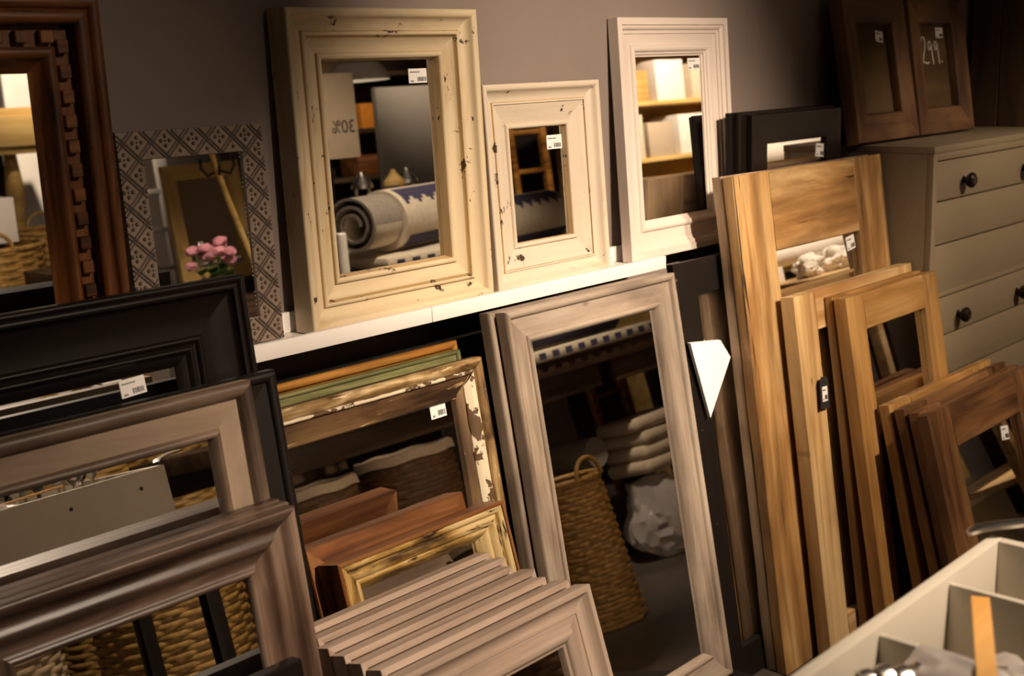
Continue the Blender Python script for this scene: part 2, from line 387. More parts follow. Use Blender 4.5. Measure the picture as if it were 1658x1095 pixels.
# carved brown mirror with dentil blocks
pf = P_(('l', 0, -.012), ('q', .000, 0, .010, 0), ('q', .019, -.001, .021, -.010), ('q', .026, -.003, .034, -.003), ('q', .044, -.004, .046, -.013),
        ('l', .046, -.036), ('l', .081, -.036), ('l', .082, -.018), ('q', .090, -.011, .099, -.018), ('q', .104, -.034, .124, -.040))
carved = moulded('carved_mirror', 'dark orange-brown carved wooden mirror with a row of square dentil blocks', 'mirror', .36, 1.1, .658, 1.9795, ZB, 1.0, .055, pf, M['carved'])
bm = bmesh.new(); box(bm, -.0105, .0105, -.016, .0, -.0115, .0115, .0018, 1); dent = finish('dentil_block', bm, M['carved']); dme = dent.data; bpy.data.objects.remove(dent)
w_, h_ = carved['wh']
for k in range(15): link('dentil_block', dme, carved, Matrix.Translation((w_-.0655, .0358, h_-.082-.0415*k)))
for k in range(14): link('dentil_block', dme, carved, Matrix.Translation((w_-.092-.043*k, .0358, h_-.0655)) @ Matrix.Rotation(math.pi/2, 4, 'Y'))
# embossed tin mirror
pf = P_(('l', 0, -.002), ('l', .001, 0), ('l', .0505, 0), ('l', .0515, -.003))
tin = moulded('tin_mirror', 'flat taupe tin-framed mirror embossed with diamonds and four-dot flowers', 'mirror', 1.128, 1.441, .427, 2.0135, ZB, 3.4, .014, pf, M['tin'], gd=.005)
w_, h_ = tin['wh']
def in_ring(x, z, m=.001): return m < x < w_-m and m < z < h_-m and not (.0515-m < x < w_-.0515+m and .0515-m < z < h_-.0515+m)
bm = bmesh.new(); st = .058; dgn = Vector((1, 0, 1)).normalized(); dgm = Vector((1, 0, -1)).normalized()
for fam in (1, -1):
    dr = Vector((1, 0, fam)).normalized(); nr = Vector((-fam*dr.x, 0, dr.x)).normalized()
    for k in range(-24, 26):
        for off in (-.0029, .0029):
            x_c = k*st+.012; t_ = -1.0; run = None
            while t_ < 1.0:
                p = Vector((x_c, 0, 0))+dr*t_+nr*off
                ok = in_ring(p.x, p.z)
                if ok and run is None: run = p
                if (not ok) and run is not None:
                    if (p-run).length > .006:
                        a, b = run, p-dr*.002; hw = nr*.0014
                        q = [a-hw, a+hw, b+hw, b-hw]
                        lo = [bm.verts.new((v.x, -.0001, v.z)) for v in q]; hi = [bm.verts.new((v.x*.94+((a+b)/2).x*.06 if 0 else v.x, -.0022, v.z)) for v in q]
                        bm.faces.new(hi)
                        for i in range(4): bm.faces.new((lo[i], lo[(i+1) % 4], hi[(i+1) % 4], hi[i]))
                    run = None
                t_ += .002
# flowers in the cells: lattice crossing points sit at x = .012 + k*st/2
for i in range(-2, 16):
    for j in range(-2, 22):
        cx = .012+i*st/2; cz = j*st/2+st*0
        if (i+j) % 2 == 0: continue
        for dx, dz, rr in ((0, .0088, .0040), (0, -.0088, .0040), (.0088, 0, .0040), (-.0088, 0, .0040), (0, 0, .0018)):
            x, z = cx+dx, cz+dz
            if not in_ring(x, z, .003): continue
            ring = [bm.verts.new((x+rr*math.cos(a*math.pi/4), -.0001, z+rr*math.sin(a*math.pi/4))) for a in range(8)]
            ring2 = [bm.verts.new((x+rr*.62*math.cos(a*math.pi/4), -.0026, z+rr*.62*math.sin(a*math.pi/4))) for a in range(8)]
            for a in range(8): bm.faces.new((ring[a], ring[(a+1) % 8], ring2[(a+1) % 8], ring2[a]))
            bm.faces.new(ring2)
emb = finish('embossed_relief', bm, M['tin_dark'], tin, 20); emb['label'] = 'embossed lattice of ridges and dots'
# large cream mirror
pf = P_(('l', 0, -.006), ('q', .000, 0, .006, 0), ('q', .016, .0005, .018, -.006), ('q', .022, -.019, .044, -.021), ('q', .046, -.0135, .050, -.0135),
        ('q', .054, -.0135, .055, -.019), ('q', .062, -.031, .087, -.033), ('q', .088, -.025, .093, -.025), ('q', .099, -.026, .100, -.032), ('l', .104, -.048))
cream = moulded('cream_mirror', 'large cream mirror with stepped moulding and brown chipped spots', 'mirror', 1.489, 2.012, .645, 1.9775, ZB, 2.0, .06, pf, M['cream'], mat2=M['glaze'], zones=((.0425, .0465), (.0535, .0575), (.0865, .0885), (.099, .105)))
sticker(cream, .349, .402, .489, .520, .0489)
# small cream mirror
pf = P_(('l', 0, -.005), ('q', 0, 0, .006, 0), ('q', .013, 0, .015, -.004), ('q', .020, -.018, .040, -.020), ('l', .042, -.016), ('l', .046, -.016), ('l', .047, -.020),
        ('l', .092, -.032), ('q', .093, -.026, .097, -.026), ('q', .103, -.026, .1035, -.031), ('l', .105, -.040))
small = moulded('pale_mirror', 'small pale cream mirror with a wide sloping frame between two larger mirrors', 'mirror', 2.021, 2.434, .480, 1.971, ZB, 3.5, .046, pf, M['cream2'], mat2=M['glaze'], zones=((.040, .0425), (.0462, .0475), (.1035, .106)))
sticker(small, .246, .301, .317, .351, .0409)
# white mirror
pf = P_(('l', 0, -.001), ('l', .001, 0), ('l', .018, 0), ('l', .0185, -.005), ('q', .024, -.003, .030, -.009), ('l', .0305, -.013), ('l', .040, -.0145), ('l', .0405, -.018),
        ('l', .068, -.020), ('q', .071, -.012, .078, -.013), ('q', .086, -.014, .087, -.021), ('l', .093, -.023), ('l', .0935, -.027), ('l', .099, -.029))
white = moulded('white_mirror', 'white mirror with fine stepped moulding standing rightmost on the ledge', 'mirror', 2.552, 3.05, .632, 1.996, ZB, 3.5, .032, pf, M['white'])
sticker(white, .336, .394, .493, .524, .0299)

# ================================================================== LEFT GROUP ON THE FLOOR
pf = P_(('l', 0, -.008), ('q', 0, 0, .006, 0), ('q', .012, -.001, .013, -.006), ('q', .018, -.001, .024, -.005), ('q', .026, -.016, .034, -.018), ('q', .060, -.027, .094, -.024),
        ('q', .096, -.016, .101, -.017), ('q', .106, -.019, .107, -.025), ('l', .112, -.026), ('q', .116, -.020, .121, -.026), ('l', .125, -.032), ('l', .134, -.034), ('l', .144, -.042))
bl = moulded('black_mirror', 'wide black lacquered mirror with beaded moulding leaning below the carved mirror', 'mirror', .45, 1.267, 1.262, 1.722, 0, 7.2, .044, pf, M['black'])
sticker(bl, .565, .613, 1.078, 1.109, .0427, -.06)
pf = P_(('l', 0, -.010), ('q', 0, 0, .010, 0), ('q', .019, -.001, .020, -.010), ('l', .060, -.014), ('l', .064, -.02))
moulded('black_mirror', 'plain black mirror with a rounded edge hidden behind the grey flat-framed mirror', 'mirror', .50, 1.264, 1.100, 1.628, 0, 9.0, .030, pf, M['black_worn'])
pf = P_(('l', 0, -.010), ('q', .001, 0, .010, 0), ('q', .022, -.001, .026, -.014), ('l', .028, -.016), ('l', .068, -.018), ('q', .070, -.010, .076, -.010), ('q', .083, -.012, .085, -.026))
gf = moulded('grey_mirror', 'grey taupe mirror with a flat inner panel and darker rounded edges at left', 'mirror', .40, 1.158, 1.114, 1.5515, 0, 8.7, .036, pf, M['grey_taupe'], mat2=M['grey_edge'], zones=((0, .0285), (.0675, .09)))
pfM = P_(('l', 0, -.006), ('q', 0, 0, .007, 0), ('q', .016, -.001, .022, -.010), ('q', .028, -.018, .038, -.014), ('q', .050, -.006, .058, -.015), ('q', .066, -.026, .080, -.022),
         ('q', .086, -.016, .090, -.0175), ('q', .0935, -.019, .095, -.025))
for k, (x1, lab) in enumerate(((1.140, 'brown-grey mirror with deep wavy moulding at front left, frontmost of its three'),
                              (1.150, 'brown-grey mirror edge showing second behind the wavy front-left mirror'),
                              (1.153, 'brown-grey mirror edge showing hindmost behind the wavy front-left mirror'))):
    moulded('wavy_mirror', lab, 'mirror', x1-.578, x1, .920-.003*k, 1.4575+.0305*k, 0, 8.9, .029, pfM, M['bronze'], group='brown-grey wavy mirrors at front left')
pf = P_(('l', 0, -.004), ('l', .003, 0), ('l', .028, 0), ('l', .030, -.006), ('l', .045, -.010))
moulded('black_picture_frame', 'small black frame whose top corner shows at the bottom edge of the photo', 'frame', .70, 1.078, .693, 1.4115, 0, 9.4, .03, pf, M['black'])

# ================================================================== MIDDLE GROUP
pf = P_(('l', 0, -.008), ('q', 0, 0, .008, 0), ('q', .017, -.001, .018, -.010), ('l', .024, -.014))
moulded('gold_frame', 'thin gold-brown wooden frame, hindmost behind the peeling mirror', 'frame', 1.300, 1.912, 1.010, 1.832, 0, 9.9, .018, pf, M['gold'])
pf = P_(('l', 0, -.003), ('q', 0, 0, .003, 0), ('l', .005, -.001))
pf2 = P_(('l', 0, -.004), ('q', 0, 0, .004, 0), ('q', .009, -.001, .010, -.008), ('l', .020, -.009), ('q', .023, -.004, .027, -.005), ('l', .031, -.012), ('l', .046, -.016))
gr = moulded('green_frame', 'green and gold frame just behind the peeling mirror', 'frame', 1.296, 1.894, .995, 1.808, 0, 9.9, .018, pf2, M['green'])
# peeling mirror with white ridge
pf = P_(('l', 0, -.012), ('q', 0, -.001, .009, 0), ('q', .022, -.002, .026, -.012), ('l', .030, -.010), ('l', .033, -.012), ('l', .036, -.018), ('q', .055, -.021, .074, -.028), ('l', .076, -.025), ('l', .082, -.026), ('l', .086, -.033))
pl_ = moulded('peeling_mirror', 'weathered brown mirror with peeling gilt and cream paint in the middle', 'mirror', 1.180, 1.922, .980, 1.7670, 0, 9.9, .038, pf, M['peel'], mat2=M['peel_gold'], zones=((0, .026),))
w_, h_ = pl_['wh']
for nm, mw, L in rails_mw(w_, h_):
    prf = [(.0262, -.0115), (.0275, -.0085), (.031, -.0078), (.0335, -.0095), (.0345, -.0125)] if nm == 'rail' else [(.027, -.0118), (.031, -.0075), (.040, -.0085), (.050, -.012), (.0575, -.0185), (.058, -.0215)]
    bm = bmesh.new(); n = max(6, int(L/.012)); rows = []
    for i in range(n+1):
        row = []
        for k, (dd, tt) in enumerate(prf):
            x = dd+(L-2*dd)*i/n; j = mnoise.noise(Vector((x*55, dd*30, L*9)))*(.0016 if k in (0, len(prf)-1) else .0004)
            row.append(bm.verts.new((x, dd+j, tt)))
        rows.append(row)
    for q, w2 in zip(rows, rows[1:]):
        for k in range(len(prf)-1): bm.faces.new((q[k], q[k+1], w2[k+1], w2[k]))
    ret = bmesh.ops.extrude_face_region(bm, geom=bm.faces[:])
    for v in ret['geom']:
        if isinstance(v, bmesh.types.BMVert): v.co.z -= .0012
    o = finish('paint_ridge', bm, M['peel_white'], pl_); o.matrix_local = mw; o['label'] = 'flaking cream paint line'
sticker(pl_, .588, .634, .860, .900, .0339)
# red-brown box frames, gilded inside
pfr = P_(('l', 0, -.012), ('l', .002, -.006), ('l', .060, -.002), ('l', .064, -.012), ('l', .070, -.03))
moulded('deep_picture_frame', 'red-brown polished wooden box frame behind the gilded one', 'frame', 1.289, 1.701, .767, 1.5740, 0, 16.2, .064, pfr, M['redbrown'])
pfr = P_(('l', 0, -.002), ('l', .002, 0), ('l', .006, -.001), ('l', .008, -.008))
gb = moulded('gilded_frame', 'red-brown box frame with a flaking gilt inner moulding', 'frame', 1.301, 1.741, .752, 1.5035, 0, 16.2, .066, P_(('l', 0, -.002), ('l', .002, 0), ('l', .007, -.001), ('l', .008, -.045)), M['redbrown'], gd=.046)
w_, h_ = gb['wh']
pg = P_(('l', .0082, -.004), ('q', .010, -.001, .016, -.003), ('q', .021, -.005, .022, -.012), ('q', .030, -.004, .040, -.012), ('l', .044, -.020), ('q', .050, -.016, .056, -.024), ('l', .068, -.042))
for nm, mw, L in rails_mw(w_, h_):
    bm = bmesh.new(); pts = pg+[(.068, -.0455), (.0082, -.0455)]; n = 26; rows = []
    for i in range(n+1):
        row = []
        for d, t in pts:
            x = d+(L-2*d)*i/n; nz = mnoise.noise(Vector((x*40, d*120, L)))*.0012 if 0 < i < n and t > -.04 else 0
            row.append(bm.verts.new((x, d, t+nz-.0004)))
        rows.append(row)
    for q, w2 in zip(rows, rows[1:]):
        for k in range(len(pts)): bm.faces.new((q[k], q[(k+1) % len(pts)], w2[(k+1) % len(pts)], w2[k]))
    bm.faces.new(rows[0]); bm.faces.new(rows[-1][::-1])
    o = finish('gilt_moulding', bm, M['gilt'], gb); o.matrix_local = mw; o['label'] = 'flaking gold and cream moulding'
# stack of seven taupe frames
pfS = P_(('l', 0, -.001), ('l', .001, 0), ('l', .011, 0), ('l', .013, -.003), ('q', .022, -.018, .036, -.016), ('l', .038, -.0115), ('l', .042, -.0115), ('l', .043, -.014), ('l', .062, -.016),
         ('q', .064, -.006, .072, -.007), ('q', .082, -.009, .083, -.017), ('l', .089, -.019), ('l', .090, -.026))
order = ['hindmost', 'second from the back', 'third from the back', 'middle', 'third from the front', 'second from the front', 'frontmost']
SX = [(1.166, 1.629), (1.168, 1.628), (1.157, 1.605), (1.157, 1.625), (1.157, 1.608), (1.163, 1.625), (1.170, 1.636)]
for k in range(7):
    moulded('taupe_frame', f'pale taupe washed wooden mirror, {order[k]} of the leaning stack of seven', 'mirror', SX[k][0], SX[k][1], .691, 1.442-.0426*k, 0, 17.5, .0382, pfS, M['taupe_wash'], group='taupe mirrors stacked at front centre')
# tall grey mirrors
pfT = P_(('l', 0, -.008), ('q', .001, 0, .008, 0), ('q', .017, -.001, .019, -.010), ('l', .021, -.012), ('l', .064, -.013), ('l', .065, -.009), ('q', .070, -.004, .076, -.008), ('l', .083, -.024))
moulded('tall_mirror', 'tall grey-washed wooden mirror standing on the floor in the centre', 'mirror', 1.934, 2.567, 1.086, 1.6855, 0, 9.8, .033, pfT, M['driftwood'], group='tall grey washed mirrors')
moulded('tall_mirror', 'tall grey-washed mirror of which only the left edge shows behind its twin', 'mirror', 1.916, 2.550, 1.084, 1.7205, 0, 9.8, .033, pfT, M['driftwood'], group='tall grey washed mirrors')

# ================================================================== RIGHT GROUP
pf = P_(('l', 0, -.002), ('l', .002, 0), ('l', .094, 0), ('l', .096, -.006), ('l', .100, -.012))
moulded('black_slim_mirror', 'tall slim black-edged mirror between the grey mirror and the reclaimed planks', 'mirror', 2.626, 2.985, 1.190, 1.7465, FZ, 8.4, .022, pf, M['black_worn'])
# white folded card
bm = bmesh.new()
A = [(2.634, 1.870, .870), (2.772, 1.868, .853), (2.808, 1.860, .800), (2.680, 1.838, .660), (2.640, 1.862, .830)]
fr = [bm.verts.new(p) for p in A]; bk = [bm.verts.new((p[0], p[1]+.010, p[2]+.001)) for p in A]
bm.faces.new(fr); bm.faces.new(bk[::-1])
for i in range(5): bm.faces.new((fr[i], bk[i], bk[(i+1) % 5], fr[(i+1) % 5]))
tag(finish('paper_sheet', bm, M['card'], None, 10), 'white folded paper sheet with a pointed tip beside the tall grey mirror', 'paper')
# reclaimed plank frames
W2 = planked('plank_mirror', 'reclaimed wooden plank mirror with a wide top board, front of the tall pair', 'mirror', 2.814, 3.650, 1.407, 1.672, 7.7, .034, .180, .223, M['reclaimed'], gd=.018, seed=3, wob=.003, group='reclaimed plank mirrors', zb=FZ)
w_, h_ = W2['wh']; sticker(W2, .600, .650, h_-.278, h_-.236, .0179, -.12)
planked('plank_mirror', 'reclaimed wooden plank mirror behind its twin, only the rough left edge showing', 'mirror', 2.818, 3.634, 1.405, 1.7095, 7.7, .034, .175, .210, M['reclaimed_side'], seed=9, wob=.003, group='reclaimed plank mirrors', zb=FZ)
P1 = planked('pine_mirror', 'pale knotty pine mirror with a black swing tag, hindmost of the pine frames', 'mirror', 2.951, 3.653, 1.065, 1.6068, 7.7, .046, .110, .110, M['pine'], seed=14, group='pine mirrors', zb=FZ)
planked('pine_mirror', 'narrow honey pine mirror wedged between two other pine frames', 'mirror', 3.104, 3.655, 1.045, 1.5720, 8.0, .027, .088, .094, M['pine_dark'], seed=19, group='pine mirrors', zb=FZ)
P3 = planked('pine_mirror', 'honey pine mirror with an open square window, frontmost of the pine frames', 'mirror', 3.095, 3.660, 1.051, 1.4987, 9.4, .042, .096, .103, M['pine_dark'], gd=.02, seed=23, group='pine mirrors', zb=FZ)
# swing tag
tg = empty('swing_tag', (3.030, 1.690, .632), (-.12, .06, .0)); tag(tg, 'black swing tag with a white barcode label hanging on the pale pine mirror', 'tag')
bm = bmesh.new(); v = [(-.023, 0, 0), (.023, 0, 0), (.023, 0, .075), (.014, 0, .09), (-.014, 0, .09), (-.023, 0, .075)]
a = [bm.verts.new(p) for p in v]; b = [bm.verts.new((p[0], .0015, p[2])) for p in v]
bm.faces.new(a); bm.faces.new(b[::-1])
for i in range(6): bm.faces.new((a[i], b[i], b[(i+1) % 6], a[(i+1) % 6]))
finish('card', bm, M['tag'], tg); sticker(tg, -.014, .014, .02, .062, 0)
bm = bmesh.new(); tube(bm, [(0, .0007, .085), (.003, .004, .11), (.0, .006, .13)], .0008, 5); finish('string', bm, M['tag'], tg)
# brown frames at far right
for k, (x0, x1, s, yb, lab, mt, ln) in enumerate(((3.166, 3.859, .748, 1.4000, 'brown wooden frame, hindmost of the low brown stack before the dresser', 'pine_dark', 13),
        (3.162, 3.861, .752, 1.3260, 'brown wooden frame, second from the back of the low stack before the dresser', 'teak', 15),
        (3.158, 3.856, .750, 1.2817, 'brown wooden frame with rounded edge, second from the front of the low stack', 'teak', 15),
        (3.117, 3.830, .759, 1.2348, 'dark brown teak mirror, frontmost of the low stack before the dresser', 'teak', 15))):
    o = planked('brown_frame', lab, 'frame', x0, x1, s, yb, ln, .034, .135, .120, M[mt], gd=.02, seed=31+k, wob=.002, group='low brown frames before the dresser', zb=FZ)
w_, h_ = o['wh']; sticker(o, .455, .505, h_-.178, h_-.136, .0199, .15)
# slim black frames (upright stack)
KX = [(3.040, 3.545, 1.544, 1.9450), (3.000, 3.53, 1.551, 1.9630), (2.985, 3.52, 1.553, 1.9810), (3.052, 3.51, 1.533, 1.9990)]
ko = ['frontmost', 'second from the front', 'third from the front', 'hindmost']
pf = P_(('l', 0, -.001), ('l', .001, 0), ('l', .084, -.003), ('l', .086, -.012))
for k, (x0, x1, s, yb) in enumerate(KX):
    o = moulded('flat_black_frame', f'flat black frame upright beside the white mirror, {ko[k]}', 'frame', x0, x1, s, yb-.012, FZ, .4, .0174, pf, M['black'], group='flat black frames beside the white mirror')
    if k == 0: w_, h_ = o['wh']; sticker(o, .372, .424, h_-.142, h_-.102, .0119, .1)

# dresser
DX0, DX1, DY0, DY1, DZ = 3.665, 4.705, 1.69, 2.065, 1.318
dr = empty('dresser', ((DX0+DX1)/2, (DY0+DY1)/2, 0)); tag(dr, 'olive-grey painted chest of drawers with dark round knobs', 'dresser')
def dbx(n, e, m, p=dr, bev=.002):
    cx, cy = (DX0+DX1)/2, (DY0+DY1)/2; return bx(n, (e[0]-cx, e[1]-cx, e[2]-cy, e[3]-cy, e[4], e[5]), m, p, bev)
dbx('top', (DX0, DX1, DY0, DY1, DZ-.022, DZ), M['dresser'])
dbx('carcass', (DX0, DX1, DY0+.024, DY1, -.04, DZ-.0225), M['dresser'], bev=.001)
for (a, b) in ((DX0, DX0+.030), (DX1-.030, DX1)): dbx('face_stile', (a, b, DY0+.002, DY0+.0238, FZ, DZ-.0225), M['dresser'], bev=.0015)
dbx('face_rail', (DX0+.0302, DX1-.0302, DY0+.002, DY0+.0238, 1.273, DZ-.0225), M['dresser'], bev=.0015)
zl = [1.270, 1.142, 1.004, .832, .702, .564, .40, .26, .12, -.04]
for i in range(9):
    f = dbx('drawer_front', (DX0+.0335, DX1-.0335, DY0+.004, DY0+.0236, zl[i+1]+.004, zl[i]-.001), M['dresser'], bev=.0025)
    if i % 3 == 2: dbx('drawer_lip', (DX0+.0335, DX1-.0335, DY0+.0012, DY0+.0038, zl[i+1]+.004, zl[i+1]+.019), M['dresser'], f, .001)
    if i % 3 == 0:
        for kx in (3.889, 4.373):
            bm = bmesh.new(); lathe(bm, [(0, -.040), (.015, -.0395), (.023, -.034), (.0255, -.026), (.020, -.016), (.010, -.011), (.009, -.005), (.014, -.0012), (.014, 0), (0, 0)], 20, (kx-(DX0+DX1)/2, DY0+.004-(DY0+DY1)/2-.0002, (zl[i+1]+zl[i])/2-.008), 'Y')
            finish('knob', bm, M['knob'], f)
# rustic frames on the dresser
pfB = P_(('l', 0, -.016), ('l', .002, -.013), ('l', .010, -.008), ('l', .100, -.018), ('l', .102, -.024), ('l', .106, -.040))
pfB = P_(('l', 0, -.006), ('l', .003, 0), ('l', .084, -.006), ('q', .088, -.007, .089, -.012), ('l', .094, -.034))
ra = moulded('rustic_mirror', 'dark rustic wooden mirror on the dresser, left of the chalked one', 'mirror', 3.613, 4.032, .478, 1.9143, DZ, 9.6, .045, pfB, M['rustic'], gmat='rustic_glass', group='rustic mirrors on the dresser')
rb = moulded('rustic_mirror', 'dark rustic wooden mirror on the dresser with a chalked price of 299', 'mirror', 4.039, 4.469, .478, 1.9122, DZ, 8.5, .045, pfB, M['rustic'], gmat='rustic_glass', group='rustic mirrors on the dresser')
sticker(ra, .258, .308, .328, .364, .0349, .12); sticker(rb, .262, .318, .334, .370, .0349)
bm = bmesh.new(); zs = lambda x, z: (.035+x*1.12, .0335, .012+z*1.06)
def stroke(pts): tube(bm, [zs(*p) for p in pts], .0026, 6)
stroke([(.092, .290), (.098, .305), (.110, .308), (.118, .296), (.114, .272), (.102, .245), (.092, .222), (.104, .226), (.122, .221), (.134, .224)])
for ox in (0, .042):
    stroke([(.158+ox, .290), (.146+ox, .293), (.139+ox, .278), (.143+ox, .264), (.153+ox, .268), (.160+ox, .285), (.162+ox, .262), (.163+ox, .240), (.166+ox, .218)])
stroke([(.226, .224), (.230, .226)])
hw_ = finish('chalk_writing', bm, M['chalk'], rb); hw_['label'] = 'handwritten white price 299.'
# wooden partition beside the dresser
pt = empty('board_partition', (4.85, 1.88, FZ)); tag(pt, 'dark brown partition of upright boards at the right end of the dresser', 'partition')
for k in range(4):
    y0 = 1.60+k*.1115; link('board', board_mesh('board', 2.7, .1095, .30, M['boards'], 50+k, .002), pt,
         Matrix(((0, 0, -1, -.14), (0, 1, 0, y0-1.88), (1, 0, 0, .0), (0, 0, 0, 1))))

# ================================================================== CUTLERY TRAY
TX0, TX1, TY0, TY1, TZ0, TZ1 = .52, 1.5777, .146, 0.6282, 0.8254, 0.9604
tr = empty('cutlery_tray', ((TX0+TX1)/2, (TY0+TY1)/2, TZ0)); tag(tr, 'sage-grey wooden tray with dividers at lower right', 'tray')
def tbx(n, e, m, p=tr, bev=.0015): cx, cy = (TX0+TX1)/2, (TY0+TY1)/2; return bx(n, (e[0]-cx, e[1]-cx, e[2]-cy, e[3]-cy, e[4]-TZ0, e[5]-TZ0), m, p, bev)
tw = .017
tbx('tray_floor', (TX0, TX1, TY0, TY1, TZ0, TZ0+.010), M['tray'])
tbx('long_side', (TX0, TX1, TY1-tw, TY1, TZ0+.0102, TZ1), M['tray_rim']); tbx('long_side', (TX0, TX1, TY0, TY0+tw, TZ0+.0102, TZ1), M['tray_rim'])
for a in (TX0, TX1-tw): tbx('end_side', (a, a+tw, TY0+tw+.0003, TY1-tw-.0003, TZ0+.0102, TZ1), M['tray_rim'])
for a in (.75, .99, 1.2272, 1.4113): tbx('divider', (a, a+.010, TY0+tw+.0003, TY1-tw-.0003, TZ0+.0102, TZ1-.010), M['tray_rim'])
for a in (.64, .89, 1.12, 1.31, 1.50):
    bm = bmesh.new(); lathe(bm, [(0, .0012), (.004, .0011), (.005, .0002), (.005, 0)], 12, (a-(TX0+TX1)/2, TY1-(TY0+TY1)/2, .09), 'Y'); finish('screw_head', bm, M['knob'], tr)
# stand under it
sd = empty('display_stand', (1.05, .386, 0)); tag(sd, 'black metal stand carrying the sage-grey tray', 'stand')
bx('stand_top', (-.52, .525, -.23, .235, TZ0-.027, TZ0-.0015), M['black_metal'], sd)
for a in (-.47, .485):
    for b in (-.19, .195): bx('leg', (a-.02, a+.02, b-.02, b+.02, FZ, TZ0-.0275), M['black_metal'], sd)
# cutlery
def mesh_knife():
    bm = bmesh.new(); rows = []
    for x, wd, th in ((0, .006, .005), (.02, .010, .007), (.07, .0085, .006), (.095, .006, .004), (.10, .009, .0022), (.15, .0105, .002), (.20, .008, .0016), (.225, .002, .001)):
        rows.append([bm.verts.new((x, s1*wd, s2*th/2)) for s1, s2 in ((-1, -1), (1, -1), (1, 1), (-1, 1))])
    for q, w in zip(rows, rows[1:]):
        for k in range(4): bm.faces.new((q[k], q[(k+1) % 4], w[(k+1) % 4], w[k]))
    bm.faces.new(rows[0][::-1]); bm.faces.new(rows[-1]); o = finish('knife', bm, M['steel']); me = o.data; bpy.data.objects.remove(o); return me
def mesh_spoon():
    bm = bmesh.new(); rows = []
    for x, wd, z, th in ((0, .007, 0, .003), (.01, .010, .001, .003), (.05, .006, .004, .003), (.11, .0035, .008, .0035), (.125, .005, .008, .003), (.135, .013, .004, .002), (.15, .019, -.001, .0018), (.168, .0205, -.003, .0016), (.185, .015, 0, .0016), (.194, .004, .004, .0015)):
        sag = -.006 if x > .13 else 0
        rows.append([bm.verts.new(p) for p in ((x, -wd, z), (x, 0, z+sag), (x, wd, z), (x, wd*.95, z+th), (x, 0, z+th+sag), (x, -wd*.95, z+th))])
    for q, w in zip(rows, rows[1:]):
        for k in range(6): bm.faces.new((q[k], q[(k+1) % 6], w[(k+1) % 6], w[k]))
    bm.faces.new(rows[0][::-1]); bm.faces.new(rows[-1]); o = finish('spoon', bm, M['steel'], None, 60); me = o.data; bpy.data.objects.remove(o); return me
def mesh_ring(R=.016, w=.007):
    bm = bmesh.new(); lathe(bm, [(R-.0015, -w), (R+.0012, -w), (R+.002, 0), (R+.0012, w), (R-.0015, w), (R-.0015, -w)], 28); o = finish('napkin_ring', bm, M['steel']); me = o.data; bpy.data.objects.remove(o); return me
MK, MS, MR = mesh_knife(), mesh_spoon(), mesh_ring()
def put(me, nm, loc, rot, label, cat, group): return tag(link(nm, me, None, Matrix.Translation(loc) @ Matrix.Rotation(rot[2], 4, 'Z') @ Matrix.Rotation(rot[1], 4, 'Y') @ Matrix.Rotation(rot[0], 4, 'X')), label, cat, group)
tf = TZ0+.0165
ORD = ['first', 'second', 'third', 'fourth', 'fifth', 'sixth', 'seventh', 'eighth', 'ninth', 'tenth', 'eleventh', 'twelfth', 'thirteenth']
for k, (x, y, rz) in enumerate(((1.05, .21, 1.45), (1.08, .22, 1.62), (1.12, .20, 1.50), (1.15, .23, 1.66), (1.03, .25, 1.5), (1.185, .21, 1.58))):
    put(MS if k % 2 else MK, 'spoon' if k % 2 else 'knife', (x, y, tf+.012*(k % 3)), (0, -.06, rz), ORD[k//2]+' polished steel %s from the left in the near tray compartment' % ('spoon' if k % 2 else 'knife'), 'cutlery', 'spoons in the tray' if k % 2 else 'knives in the tray')
for k in range(5):
    put(MR, 'napkin_ring', (1.140+.0155*k, .580-.013*k, .934+.003*(k % 2)), (1.45, 0, .9+.1*k), ORD[k]+' silver napkin ring in the row below the plastic sleeve', 'ring', 'napkin rings in the tray')
rs = random.Random(11)
for k in range(13):   # upright spoons at the near right end, mirrored in the grey mirror
    x = 1.268+.0205*k+(.030 if k > 5 else 0)
    put(MS, 'spoon', (x, .205+.055*(k % 3), TZ0+.0135), (rs.uniform(-3, 3), -(math.pi/2-.16+.05*(k % 2)), math.pi/2+rs.uniform(-.12, .12)), ORD[k]+' upright steel spoon from the left, mirrored in the grey mirror', 'cutlery', 'upright spoons in the tray')
# big steel handle across the tray corner
bm = bmesh.new(); rows = []
pts = [(1.5475, 0.6469, 0.9677, 0.007), (1.5569, 0.6365, 0.9739, 0.0105), (1.5756, 0.6178, 0.977, 0.011), (1.6068, 0.5876, 0.9791, 0.01), (1.6432, 0.5512, 0.9802, 0.01), (1.7056, 0.4888, 0.9791, 0.012)]
for i, (x, y, z, wd) in enumerate(pts):
    nd = Vector((.70, .71, 0))
    rows.append([bm.verts.new(Vector((x, y, z))+nd*a*wd+Vector((0, 0, b*.004))) for a, b in ((-1, -.6), (0, -1), (1, -.6), (1, .6), (0, 1.2), (-1, .6))])
for q, w in zip(rows, rows[1:]):
    for k in range(6): bm.faces.new((q[k], q[(k+1) % 6], w[(k+1) % 6], w[k]))
bm.faces.new(rows[0][::-1]); bm.faces.new(rows[-1])
sv = empty('steel_server', (1.5, .6, .985)); tag(sv, 'broad steel server handle lying across the tray corner', 'cutlery')
o = finish('handle', bm, M['steel'], sv, 60); o.location = (-1.5, -.6, -.985)
bm = bmesh.new(); lathe(bm, [(0, .0008), (.0028, .0006), (.003, 0)], 10, (1.6068-1.5, 0.5876-.6, 0.9839-.985)); finish('rivet', bm, M['knob'], sv)
